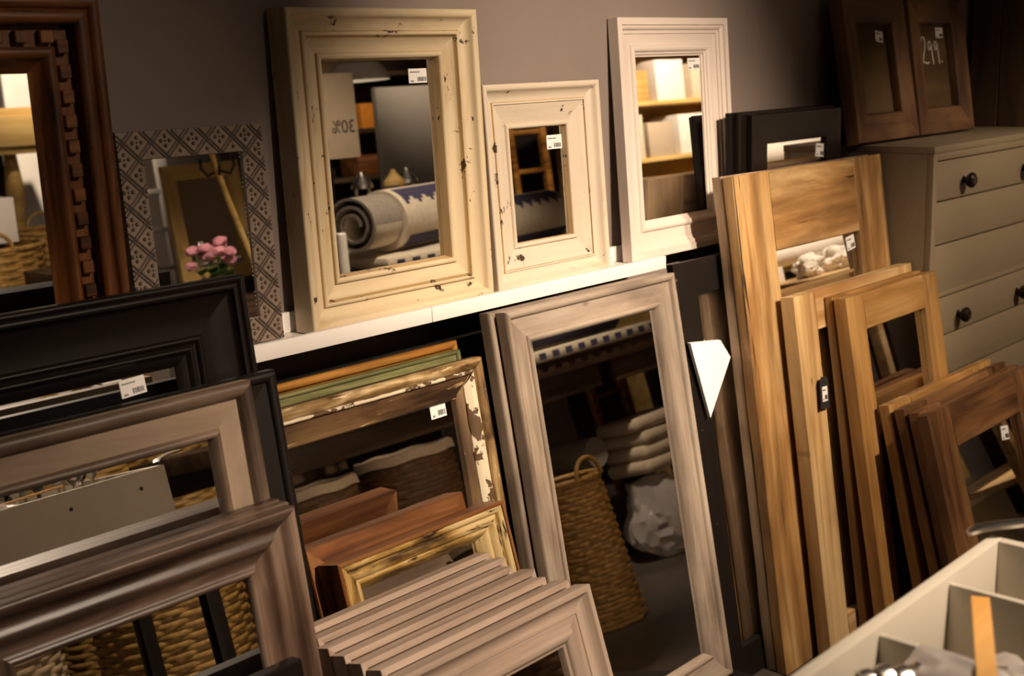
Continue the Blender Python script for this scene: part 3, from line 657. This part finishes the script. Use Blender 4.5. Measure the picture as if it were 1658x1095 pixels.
# orange wooden stick
st_ = empty('wooden_stick', (1.21, .40, TZ0+.011)); tag(st_, 'flat orange wooden stick propped up in the tray', 'stick')
bm = bmesh.new(); a = Vector((1.205, .452, .940)); b = Vector((1.300, .530, .990)); dv = (Vector((1.300, .525, .998))-Vector((1.115, .438, .990)))
p0 = Vector((1.04, 0.4004, 0.9583)); p1 = Vector((1.3437, 0.5439, 0.9739)); sd_ = Vector((.40, -.90, 0)).normalized()*.0105; up_ = Vector((0, 0, .0025))
q0 = [bm.verts.new(v-Vector((1.21, .40, TZ0+.011))) for v in (p0-sd_-up_, p0+sd_-up_, p0+sd_+up_, p0-sd_+up_)]; q1 = [bm.verts.new(v-Vector((1.21, .40, TZ0+.011))) for v in (p1-sd_-up_, p1+sd_-up_, p1+sd_+up_, p1-sd_+up_)]
for k in range(4): bm.faces.new((q0[k], q0[(k+1) % 4], q1[(k+1) % 4], q1[k]))
bm.faces.new(q0[::-1]); bm.faces.new(q1); bmesh.ops.bevel(bm, geom=bm.edges[:], offset=.0008, segments=1, affect='EDGES'); finish('blade', bm, M['stick'], st_)
# plastic sleeve, crumpled
def crumple(name, label, cat, c, r, mat, seed, amp=.35, squash=(1, 1, 1), sub=3):
    bm = bmesh.new(); bmesh.ops.create_icosphere(bm, subdivisions=sub, radius=1)
    for v in bm.verts:
        n1 = mnoise.noise(v.co*1.6+Vector((seed, 0, 0))); n2 = abs(mnoise.noise(v.co*3.7+Vector((0, seed, 0))))
        v.co = v.co*(1+amp*n1-amp*.6*n2); v.co = Vector((v.co.x*r*squash[0], v.co.y*r*squash[1], max(v.co.z, -.75)*r*squash[2]))
    zmin = min(v.co.z for v in bm.verts)
    for v in bm.verts: v.co.z -= zmin
    o = finish(name, bm, mat, None, 25); o.location = c; return tag(o, label, cat)
bm = bmesh.new(); n = 12; top = []; bot = []
for i in range(n+1):
    for j in range(n+1):
        u, v = i/n*2-1, j/n*2-1; e = max(0, (1-u**4)*(1-v**4)); z = .013*e+.004*mnoise.noise(Vector((u*2.3, v*2.3, 4)))
        top.append(bm.verts.new((u*.030, v*.055, z+.0006))); bot.append(bm.verts.new((u*.030, v*.055, -.010*e-.0006+.004*mnoise.noise(Vector((u*2.3, v*2.3, 4))))))
for i in range(n):
    for j in range(n):
        a = i*(n+1)+j; q = (a, a+n+1, a+n+2, a+1); bm.faces.new([top[k] for k in q]); bm.faces.new([bot[k] for k in q[::-1]])
rim = [k for k in range(n+1)]+[k*(n+1)+n for k in range(1, n+1)]+[n*(n+1)+k for k in range(n-1, -1, -1)]+[k*(n+1) for k in range(n-1, 0, -1)]
for a, b in zip(rim, rim[1:]+rim[:1]): bm.faces.new((top[a], top[b], bot[b], bot[a]))
o = finish('plastic_sleeve', bm, M['plastic'], None, 25); o.location = (1.190, .508, TZ1-.012); o.rotation_euler = (-.05, -.42, -.10); tag(o, 'clear plastic sleeve resting against the tray divider above the rings', 'plastic bag')
crumple('plastic_sleeve', 'clear plastic sleeve glinting beside the orange stick in the tray', 'plastic bag', (1.312, .489, TZ0+.0125), .05, M['plastic'], 8, .45, (.7, 1.1, 1.0))

# ================================================================== THE SHOP SEEN IN THE MIRRORS
tb = empty('display_table', (4.2, -.45, 0)); tag(tb, 'long dark wooden display table seen in the mirrors', 'table')
for k in range(4): bx('plank', (-1.85, 1.85, -.65+.326*k, -.65+.326*k+.323, .862, .93), M['dark_wood'], tb, .004)
for a in (-1.8, 0, 1.8):
    for b in ((-.60, .60) if a else (-.60,)): bx('leg', (a-.045, a+.045, b-.045, b+.045, FZ, .8615), M['dark_wood'], tb, .004)
for b in (-.60, .60): bx('apron', (-1.75, -.05, b-.015, b+.015, .76, .8615), M['dark_wood'], tb, .002); bx('apron', (.05, 1.75, b-.015, b+.015, .76, .8615), M['dark_wood'], tb, .002)
# rugs
fr_ = bx('folded_rug', (-.98, .66, -.28, .34, 0, .055), M['rug_cream'], None, .022); fr_.location = (4.25, -.12, .9305); tag(fr_, 'cream folded rug lying flat on the dark table', 'rug')
bm = bmesh.new()
for k in range(18):
    x = -.93+k*.085; box(bm, x, x+.0425, .3205 if 0 else .3405, .3425, .012+.0*k, .040)
o = finish('woven_teeth', bm, M['rug_navy'], fr_)
def rug_roll(x0, x1, y, z, r):
    rt = empty('rolled_rug', (x0, y, z-r), (0, 0, -.30)); tag(rt, 'rolled grey rug with navy and cream stepped pattern on the table', 'rug')
    def spiral(xa, xb, rin, rout, mat, nm, turns=2.6):
        bm = bmesh.new(); n = 90; A = []
        for i in range(n+1):
            a = 2*math.pi*turns*i/n; rr = rin+(rout-rin)*i/n
            pr = []
            for q in (rr, rr+.011):
                for x in (xa, xb): pr.append(bm.verts.new((x, q*math.cos(a), r+q*math.sin(a))))
            A.append(pr)
        for q, w in zip(A, A[1:]):
            for k0, k1 in ((0, 1), (1, 3), (3, 2), (2, 0)): bm.faces.new((q[k0], q[k1], w[k1], w[k0]))
        return finish(nm, bm, mat, rt, 40)
    spiral(0, .22, .035, r-.013, M['rug_grey'], 'grey_wrap'); spiral(.012, .21, .025, r-.03, M['rug_cream'], 'cream_layer', 2.0)
    bm = bmesh.new(); lathe(bm, [(0, .225), (r-.001, .225), (r, .24), (r, x1-x0), (r-.02, x1-x0+.005), (0, x1-x0+.005)], 48, (0, 0, r), 'X'); body = finish('rug_body', bm, M['rug_cream'], rt)
    bm = bmesh.new(); n = 48
    for i in range(60):      # stepped navy bands, proud of the roll
        xa = .26+i*(x1-x0-.28)/60; xb = xa+(x1-x0-.28)/60; s_ = [0, 1, 2, 1][i % 4]
        for a0, a1 in ((4+s_, 10-s_ if 0 else 10), (16, 20+s_), (28, 34), (40, 44)):
            for k in range(a0, a1):
                q = [bm.verts.new((x, (r+.0012)*math.cos(2*math.pi*kk/n), r+(r+.0012)*math.sin(2*math.pi*kk/n))) for x, kk in ((xa, k), (xb, k), (xb, k+1), (xa, k+1))]; bm.faces.new(q)
    finish('navy_pattern', bm, M['rug_navy'], body, 60)
rug_roll(3.20, 5.05, .10, .986+.134, .132)
# pale trolley with white rolls and crumpled cloths
ty = empty('pale_trolley', (5.72, .50, FZ)); tag(ty, 'pale wooden trolley carrying the white rolls', 'trolley')
bx('trolley_top', (-.75, .75, -.24, .24, .965, .995), M['pine'], ty, .003); bx('trolley_shelf', (-.72, .72, -.22, .22, .25, .275), M['pine'], ty, .003)
for a in (-.71, .71):
    for b in (-.20, .20): bx('leg', (a-.025, a+.025, b-.025, b+.025, 0, .9645), M['pine'], ty, .003)
tz = FZ+.9955
for k in range(3):
    o = bx('white_box', (-.09, .09, -.07, .07, 0, .078), M['ledge'], None, .003); o.location = (5.16+.52*k, .37, tz); tag(o, ['white box under the left end of the white rolls', 'white box under the middle of the white rolls', 'white box under the right end of the white rolls'][k], 'box', 'white boxes under the rolls')
for k, (z, r) in enumerate(((tz+.0785, .05), (tz+.1788, .056))):
    bm = bmesh.new(); lathe(bm, [(0, 0), (r-.002, 0), (r, .004), (r, 1.336), (r-.002, 1.34), (0, 1.34)], 28, (0, 0, r), 'X'); o = finish('paper_roll', bm, M['cloth_white']); o.location = (5.02, .37+.004*k, z); tag(o, ['lower long white roll on the pale trolley', 'upper long white roll on the pale trolley'][k], 'roll', 'white rolls on the trolley')
for k, (x, y) in enumerate(((5.22, .60), (5.48, .61), (5.74, .60), (6.0, .61))):
    crumple('crumpled_cloth', ORD[k]+' white crumpled cloth from the left on the pale trolley', 'cloth', (x, y, tz), .085, M['cloth_white'], 20+k*3, .5, (1.15, .8, .75), 4)
# under the table: wrapped bundle, towels, bags, roll
crumple('wrapped_bundle', 'plastic-wrapped beige bundle on the floor under the table', 'bundle', (4.52, .0, FZ+.001), .22, M['plastic'], 40, .25, (1.05, .85, 1.0), 4)
for k in range(4):
    bm = bmesh.new(); box(bm, -.20, .20, -.14, .14, 0, .066, .030, 4); o = finish('folded_towel', bm, M['cloth_beige']); o.location = (4.55+.012*((k*7) % 3), -.02, .300+.0665*k); o.rotation_euler = (0, 0, .04*(k % 2)); tag(o, ['beige folded towel, lowest of the pile under the table', 'beige folded towel, second lowest under the table', 'beige folded towel, second highest under the table', 'beige folded towel, topmost of the pile under the table'][k], 'towel', 'towels under the table')
o = bx('crate', (-.22, .22, -.15, .15, 0, .26), M['dark_wood'], None, .004); o.location = (4.56, -.40, FZ+.0005); tag(o, 'dark wooden crate behind the towels under the table', 'crate')
bm = bmesh.new(); lathe(bm, [(0, 0), (.02, 0), (.022, .004), (.035, .004), (.04, .0), (.066, .0), (.07, .006), (.07, .40), (0, .40)], 28, (0, 0, .07), 'Y'); o = finish('fabric_roll', bm, M['rug_grey']); o.location = (4.12, -.36, .405); tag(o, 'dark rolled fabric with its end facing out under the table', 'roll')
for k in range(3):
    crumple('plastic_bag', ['white plastic bag at the left under the table', 'white plastic bag in the middle under the table', 'white plastic bag beneath the dark fabric roll'][k], 'plastic bag', (3.70+.22*k, -.13, FZ+.0008), .14, M['cloth_white'], 60+5*k, .4, (.75, .8, 2.1), 3)
# wicker baskets
def basket(label, c, r0, r1, h, mat, handle=True, liner=None, group=None, name='wicker_basket', n_lev=None, weave_n=20):
    rt = empty(name, c); tag(rt, label, 'basket', group)
    bm = bmesh.new(); L = n_lev or int(h/.017)
    for i in range(L):
        z = .012+(h-.024)*i/(L-1); r = r0+(r1-r0)*z/h; nn = weave_n*4; ph = math.pi*(i % 2); rw = (h/L)*.52
        ring = []
        for k in range(nn):
            a = 2*math.pi*k/nn; rr = r+.006*math.sin(weave_n*a/1.0*0.5*2/2+ph)
            ring.append([bm.verts.new(((rr+dr_)*math.cos(a), (rr+dr_)*math.sin(a), z+dz_)) for dr_, dz_ in ((.0045, 0), (0, rw), (-.0045, 0), (0, -rw))])
        for k in range(nn):
            q, w = ring[k], ring[(k+1) % nn]
            for j in range(4): bm.faces.new((q[j], q[(j+1) % 4], w[(j+1) % 4], w[j]))
    o = finish('weave', bm, mat, rt, 60)
    bm = bmesh.new(); lathe(bm, [(0, .004), (r0-.008, .004), (r1-.010, h-.02), (r1-.013, h-.02), (r0-.011, .008), (0, .008)], 32); finish('lining', bm, M['wicker_dark'], rt)
    bm = bmesh.new()
    tube(bm, [((r1+.002)*math.cos(a*math.pi/18), (r1+.002)*math.sin(a*math.pi/18), h) for a in range(37)], .012, 8); finish('rim', bm, mat, rt, 60)
    if handle:
        for sx in (-1, 1):
            bm = bmesh.new(); tube(bm, [(.07*math.cos(a*math.pi/10), sx*r1, h+.075*math.sin(a*math.pi/10)) for a in range(11)], .009, 7); finish('handle', bm, mat, rt, 60)
    if liner:
        bm = bmesh.new(); pr = []
        lathe(bm, [(r1-.016, h-.06), (r1-.004, h+.022), (r1+.012, h+.020), (r1+.016, h-.012), (r1+.0135, h-.012), (r1+.0095, h+.012), (r1-.006, h+.010), (r1-.018, h-.06)], 36)
        for v in bm.verts: v.co.z += .003*math.sin(math.atan2(v.co.y, v.co.x)*7)
        finish('cloth_liner', bm, M[liner], rt, 60)
    return rt
basket('tall golden wicker basket mirrored in the tall grey mirror', (3.40, .50, FZ), .165, .135, .57, M['wicker'])
basket('dark wicker basket with a pale cloth liner at the table end', (2.42, .44, FZ), .155, .165, .80, M['wicker_dark'], False, 'cloth_beige')
basket('dark wicker basket with a pale cloth liner beside the golden basket', (2.86, .45, FZ), .165, .175, .815, M['wicker_dark'], False, 'cloth_beige')
basket('big golden wicker hamper behind the tray stand', (1.93, -.42, FZ), .23, .25, .76, M['wicker'])
basket('pale wicker basket on the floor behind the tray stand', (1.40, -.62, FZ), .20, .22, .62, M['wicker_pale'])
basket('large brown wicker hamper below the yellow lamp box', (2.28, -1.50, FZ), .31, .33, 1.12, M['wicker'], True, None)
basket('wide golden wicker basket beside the brown hamper', (2.90, -1.80, FZ), .22, .24, 1.13, M['wicker'], True, None)
o = bx('storage_box', (-.19, .19, -.14, .14, 0, .20), M['lamp_white'], None, .004); o.location = (2.28, -1.50, 1.034); tag(o, 'white storage box standing on the large wicker hamper', 'box')
# yellow lamp box on a stalk
yl = empty('box_lamp', (2.98, -2.45, FZ)); tag(yl, 'yellow wooden box lamp on a turned stalk mirrored in the carved mirror', 'lamp')
bx('box_front', (-.24, .24, .10, .115, 1.54, 1.70), M['yellow_wood'], yl, .003); bx('box_body', (-.26, .26, -.16, .0995, 1.50, 1.74), M['yellow_wood'], yl, .003)
bm = bmesh.new(); lathe(bm, [(0, 0), (.16, 0), (.16, .02), (.04, .05), (.03, .3), (.055, .45), (.03, .6), (.05, .95), (.03, 1.1), (.05, 1.3), (.03, 1.499), (0, 1.499)], 20); finish('stalk', bm, M['yellow_wood'], yl)
o = bx('white_banner', (-.16, .16, -.015, .015, 0, 2.05), M['lamp_white'], None, .003); o.location = (3.42, -3.05, FZ+.0005); tag(o, 'tall white banner board behind the yellow box lamp', 'banner')
# white ladder
def ladder(label, x, y, wdt, H, lean, mat, n, name='ladder', ln=.03, rz=0):
    rt = empty(name, (x, y, FZ), (lean, 0, rz)); tag(rt, label, 'ladder')
    for a in (0, wdt): bx('side_rail', (a-ln/2, a+ln/2, -.02, .02, .015, H), mat, rt, .003)
    for k in range(n): z = .25+(H-.4)*k/(n-1); bx('rung', (ln/2+.0005, wdt-ln/2-.0005, -.014, .014, z-.014, z+.014), mat, rt, .003)
ladder('white wooden ladder mirrored in the tin mirror', 3.58, -2.35, .28, 2.2, .04, M['lamp_white'], 9, ln=.07)
ladder('brown wooden ladder standing behind the table', 5.60, -1.22, .30, 2.1, .03, M['gold'], 8, ln=.05, rz=0)
# framed mirror & flowers
pf = P_(('l', 0, -.002), ('l', .002, 0), ('l', .075, -.006), ('l', .08, -.015))
rt = moulded('pine_wall_mirror', 'pale wooden framed mirror behind the flowers', 'mirror', 0, .46, .62, 0, 0, 5, .03, pf, M['yellow_wood'])
rt.location = (3.82, -1.52, .985); rt.rotation_euler = (math.radians(-5), 0, math.pi)
o = bx('side_table', (-.35, .35, -.22, .22, 0, 1.08), M['dark_wood'], None, .004); o.location = (3.60, -1.62, FZ); tag(o, 'dark cabinet carrying the pale framed mirror', 'cabinet')
vs = empty('flower_vase', (2.80, -.35, .9305)); tag(vs, 'glass vase of pink flowers on the dark table', 'vase')
bm = bmesh.new(); lathe(bm, [(0, .0), (.045, 0), (.05, .02), (.055, .15), (.052, .15), (.046, .02), (0, .012)], 24); finish('vase_body', bm, M['glass'], vs)
rnd = random.Random(5)
for k in range(15):
    a = rnd.uniform(0, 6.28); rr = rnd.uniform(.0, .10); top = Vector((rr*math.cos(a), rr*math.sin(a), .27+rnd.uniform(-.03, .05)-.5*rr))
    bm = bmesh.new(); tube(bm, [(.02*math.cos(a), .02*math.sin(a), .02), (top.x*.5, top.y*.5, .15), top], .0025, 5); sm = finish('stem', bm, M['leaf'], vs)
    bm = bmesh.new(); bmesh.ops.create_icosphere(bm, subdivisions=2, radius=.03)
    for v in bm.verts: v.co = v.co*(1+.35*mnoise.noise(v.co*70+Vector((k, 0, 0)))); v.co.z *= .7; v.co += top
    finish('blossom', bm, M['pink'], sm)
    bm = bmesh.new(); lv = [(0, 0, 0), (.018, .012, .012), (.0, .035, .02), (-.018, .012, .012)]; vv = [bm.verts.new(Vector(p)*1.6+top*.72+Vector((0, 0, -.03))) for p in lv]; v2 = [bm.verts.new(v.co+Vector((0, 0, -.002))) for v in vv]
    bm.faces.new(vv); bm.faces.new(v2[::-1])
    for i in range(4): bm.faces.new((vv[i], v2[i], v2[(i+1) % 4], vv[(i+1) % 4]))
    finish('leaf', bm, M['leaf'], sm)
# coat rack pole
cr = empty('coat_stand', (3.30, -.92, .932)); tag(cr, 'leaning brown coat-stand pole with dark hooks mirrored in the tin mirror', 'coat stand')
bm = bmesh.new(); tube(bm, [(.13, 0, .006), (0, 0, .45), (-.10, 0, .85)], [.016, .015, .014], 10); finish('pole', bm, M['yellow_wood'], cr)
for k in range(3):
    bm = bmesh.new(); a = k*2.1; tube(bm, [(-.03+.0*k, 0, .60), (-.03+.06*math.cos(a), .06*math.sin(a), .58), (-.03+.09*math.cos(a), .09*math.sin(a), .62), (-.03+.085*math.cos(a), .085*math.sin(a), .66)], .007, 7); finish('hook', bm, M['black_metal'], cr)
# sale sign 30%
sg = empty('sale_sign', (3.70, -.62, .9305), (0, 0, math.pi)); tag(sg, 'kraft card sale sign reading 30% on a black post', 'sign')
bx('post', (-.01, .01, .012, .030, .006, .86), M['black_metal'], sg, .002); bx('foot', (-.08, .08, -.05, .07, 0, .0058), M['black_metal'], sg, .001)
bx('card', (-.18, .18, 0, .006, .46, .86), M['sign'], sg, .001)
def text(s, size, x, z, parent, mat, nm):
    cu = bpy.data.curves.new(nm, 'FONT'); cu.body = s; cu.size = size; cu.extrude = .0006; cu.align_x = 'CENTER'
    to = bpy.data.objects.new(nm, cu); COL.objects.link(to); bpy.context.view_layer.update()
    me = bpy.data.meshes.new_from_object(to.evaluated_get(bpy.context.evaluated_depsgraph_get())); bpy.data.objects.remove(to)
    me.materials.clear(); me.materials.append(mat); o = link(nm, me, parent); o.location = (x, -.0009, z); o.rotation_euler = (math.pi/2, 0, 0); return o
text('30%', .086, -.092, .580, sg, M['print'], 'lettering')
# small lanterns / goods
for k, (x, y, m) in enumerate(((3.62, -.20, 'yellow_wood'), (4.00, -.78, 'steel'), (4.16, -.72, 'yellow_wood'), (4.32, -.80, 'steel'))):
    rt = empty('lantern', (x, y if k else -.78, .9305)); tag(rt, ['small wooden lantern beside the sale sign', 'steel lantern right of the sale sign', 'wooden lantern between two steel lanterns', 'steel lantern before the grey panel'][k], 'lantern', 'lanterns on the dark table')
    bm = bmesh.new(); lathe(bm, [(0, 0), (.055, 0), (.058, .02), (.05, .03), (0, .03)], 20); finish('base', bm, M[m], rt)
    for j in range(4):
        bm = bmesh.new(); a = j*math.pi/2; tube(bm, [(.046*math.cos(a), .046*math.sin(a), .028), (.046*math.cos(a), .046*math.sin(a), .30)], .005, 6); finish('post', bm, M[m], rt)
    bm = bmesh.new(); lathe(bm, [(0, .30), (.058, .30), (.055, .32), (.02, .36), (.012, .38), (0, .38)], 20); finish('roof', bm, M[m], rt)
    bm = bmesh.new(); lathe(bm, [(0, .031), (.028, .031), (.028, .15), (0, .155)], 16); finish('candle', bm, M['lamp_white'], rt)
bm = bmesh.new(); lathe(bm, [(0, 0), (.024, 0), (.024, .17), (.02, .175), (0, .17)], 20); o = finish('pillar_candle', bm, M['lamp_white']); o.location = (3.12, .12, .9305); tag(o, 'white pillar candle at the front edge of the dark table', 'candle')
o = bx('display_screen', (-.42, .42, -.02, .02, 0, 1.85), M['grey_board'], None, .003); o.location = (4.98, -1.28, FZ); tag(o, 'tall plain grey display panel behind the table', 'panel')
# back shelving
def shelf_unit(label, x0, x1, y0, y1, zs_, mat, H):
    rt = empty('shelf_unit', ((x0+x1)/2, (y0+y1)/2, 0)); tag(rt, label, 'shelf'); cx, cy = (x0+x1)/2, (y0+y1)/2
    for a in (x0, x1-.03): bx('side', (a-cx, a+.03-cx, y0-cy, y1-cy, FZ, H), mat, rt, .002)
    for z in zs_: bx('shelf', (x0+.0305-cx, x1-.0305-cx, y0-cy+.012, y1-cy, z, z+.03), mat, rt, .002)
    bx('back', (x0+.0305-cx, x1-.0305-cx, y0-cy, y0-cy+.0115, .05, H-.01), mat, rt, .001)
shelf_unit('dark shelf unit along the far wall', 4.7, 6.4, -2.95, -2.55, (.3, .75, 1.2, 1.52, 1.9), M['dark_wood'], 2.2)
shelf_unit('pale wooden shelf unit mirrored in the white mirror', 6.55, 8.4, -1.75, -1.35, (.4, .9, 1.32, 1.72, 2.1), M['yellow_wood'], 2.25)
shelf_unit('dark shelf unit with coloured boxes against the far wall', 1.6, 3.5, -4.1, -3.7, (.3, .75, 1.15, 1.55, 1.95), M['dark_wood'], 2.2)
def goods(x, y, z, w, d, h, mat, label, cat='box', grp=None, bev=.006):
    o = bx('display_box', (-w/2, w/2, -d/2, d/2, 0, h), M[mat], None, bev); o.location = (x, y, z+.0305); return tag(o, label, cat, grp)
goods(5.68, -2.72, 1.52, .22, .2, .17, 'orange', 'bright orange box on the dark shelf unit')
goods(5.90, -2.72, 1.52, .16, .2, .12, 'yellow_wood', 'small yellow wooden box beside the orange box')
goods(5.30, -2.72, 1.52, .25, .2, .14, 'wicker_dark', 'brown box left of the orange box')
goods(5.05, -2.72, 1.20, .35, .2, .16, 'lamp_white', 'white box on the dark shelf below the orange box')
goods(5.6, -2.72, 1.20, .20, .2, .14, 'redbrown', 'red-brown box on the dark shelf below the orange box')
goods(6.92, -1.5, 1.32, .40, .26, .31, 'cloth_beige', 'large beige box at left on the pale shelf unit')
goods(7.32, -1.5, 1.32, .30, .26, .25, 'sign', 'kraft box beside the large beige box on the pale shelf unit')
goods(7.75, -1.5, 1.32, .40, .26, .29, 'cloth_white', 'white box at right on the pale shelf unit')
goods(7.00, -1.5, 1.72, .46, .26, .22, 'yellow_wood', 'wide yellow wooden box on the upper pale shelf')
goods(7.50, -1.5, 1.72, .34, .26, .29, 'cloth_white', 'white box in the middle of the upper pale shelf')
goods(7.95, -1.5, 1.72, .36, .26, .26, 'cloth_beige', 'beige box at right on the upper pale shelf')
goods(7.05, -1.5, .90, .4, .26, .28, 'cloth_white', 'white box low on the pale shelf unit')
goods(7.65, -1.5, .90, .4, .26, .26, 'cloth_beige', 'beige box low on the pale shelf unit')
for k in range(6):
    goods(1.85+.28*k, -3.9, [1.15, .75][k % 2], .22, .24, .2+.03*(k % 3), ['wicker', 'yellow_wood', 'cloth_beige', 'wicker_pale', 'lamp_white', 'orange'][k], ['golden', 'yellow wooden', 'beige', 'pale straw', 'white', 'orange'][k]+' box on the shelf unit against the far wall')
# pendant dome lamp
pd = empty('pendant_lamp', (4.33, -1.12, 1.78)); tag(pd, 'white enamel dome pendant lamp above the table', 'lamp')
bm = bmesh.new(); lathe(bm, [(.17, 0), (.165, .03), (.12, .09), (.03, .12), (0, .12)], 32); r2 = lathe(bm, [(.168, 0), (.162, .028), (.117, .086), (.03, .115), (0, .115)], 32); finish('shade', bm, M['lamp_white'], pd)
bm = bmesh.new(); bmesh.ops.create_icosphere(bm, subdivisions=2, radius=.035)
for v in bm.verts: v.co.z += .05
finish('bulb', bm, M['bulb'], pd); bm = bmesh.new(); tube(bm, [(0, 0, .121), (0, 0, 1.219)], .004, 6); finish('cord', bm, M['black_metal'], pd)

# ================================================================== TRACK SPOTLIGHTS
tk = bmesh.new(); box(tk, -.4, 7.4, -.02, .02, 2.965, 2.998); 
bars = [bx('ceiling_track', (-.3, 4.6, -1.02, -.98, 2.965, 2.9985), M['black_metal'], None, .002)]
tk.free(); tag(bars[0], 'black lamp track along the ceiling', 'lamp track')
for k, (loc, tgt, wt, cone, bl_) in enumerate(SPOTS):
    L = bpy.data.lights.new('spot_beam', 'SPOT'); L.energy = wt; L.color = WARM; L.spot_size = math.radians(cone); L.spot_blend = bl_; L.shadow_soft_size = .045
    dirv = (Vector(tgt)-Vector(loc)).normalized(); q = dirv.to_track_quat('-Z', 'Y')
    rt = empty('track_spotlight', loc); tag(rt, 'black ceiling spotlight aimed at '+SPOT_OVER[k], 'spotlight', 'ceiling spotlights'); rt.rotation_mode = 'QUATERNION'; rt.rotation_quaternion = q
    bm = bmesh.new(); lathe(bm, [(.045, -.01), (.05, -.01), (.05, .12), (.03, .14), (0, .14), ], 20); lathe(bm, [(.045, -.01), (.044, .11), (0, .11)], 20); finish('housing', bm, M['black_metal'], rt)
    lo = bpy.data.objects.new('spot_beam', L); COL.objects.link(lo); lo.parent = rt; lo.location = (0, 0, -.02)
for (loc, a, b, wt) in AREAS:
    L = bpy.data.lights.new('ambient_fill', 'AREA'); L.shape = 'RECTANGLE'; L.size = a; L.size_y = b; L.energy = wt; L.color = (1, .78, .58)  # unseen overhead fill added for ambient light, no real fixture
    lo = bpy.data.objects.new('ambient_fill', L); COL.objects.link(lo); lo.location = loc
for o in bpy.data.objects:
    if 'wh' in o: del o['wh']
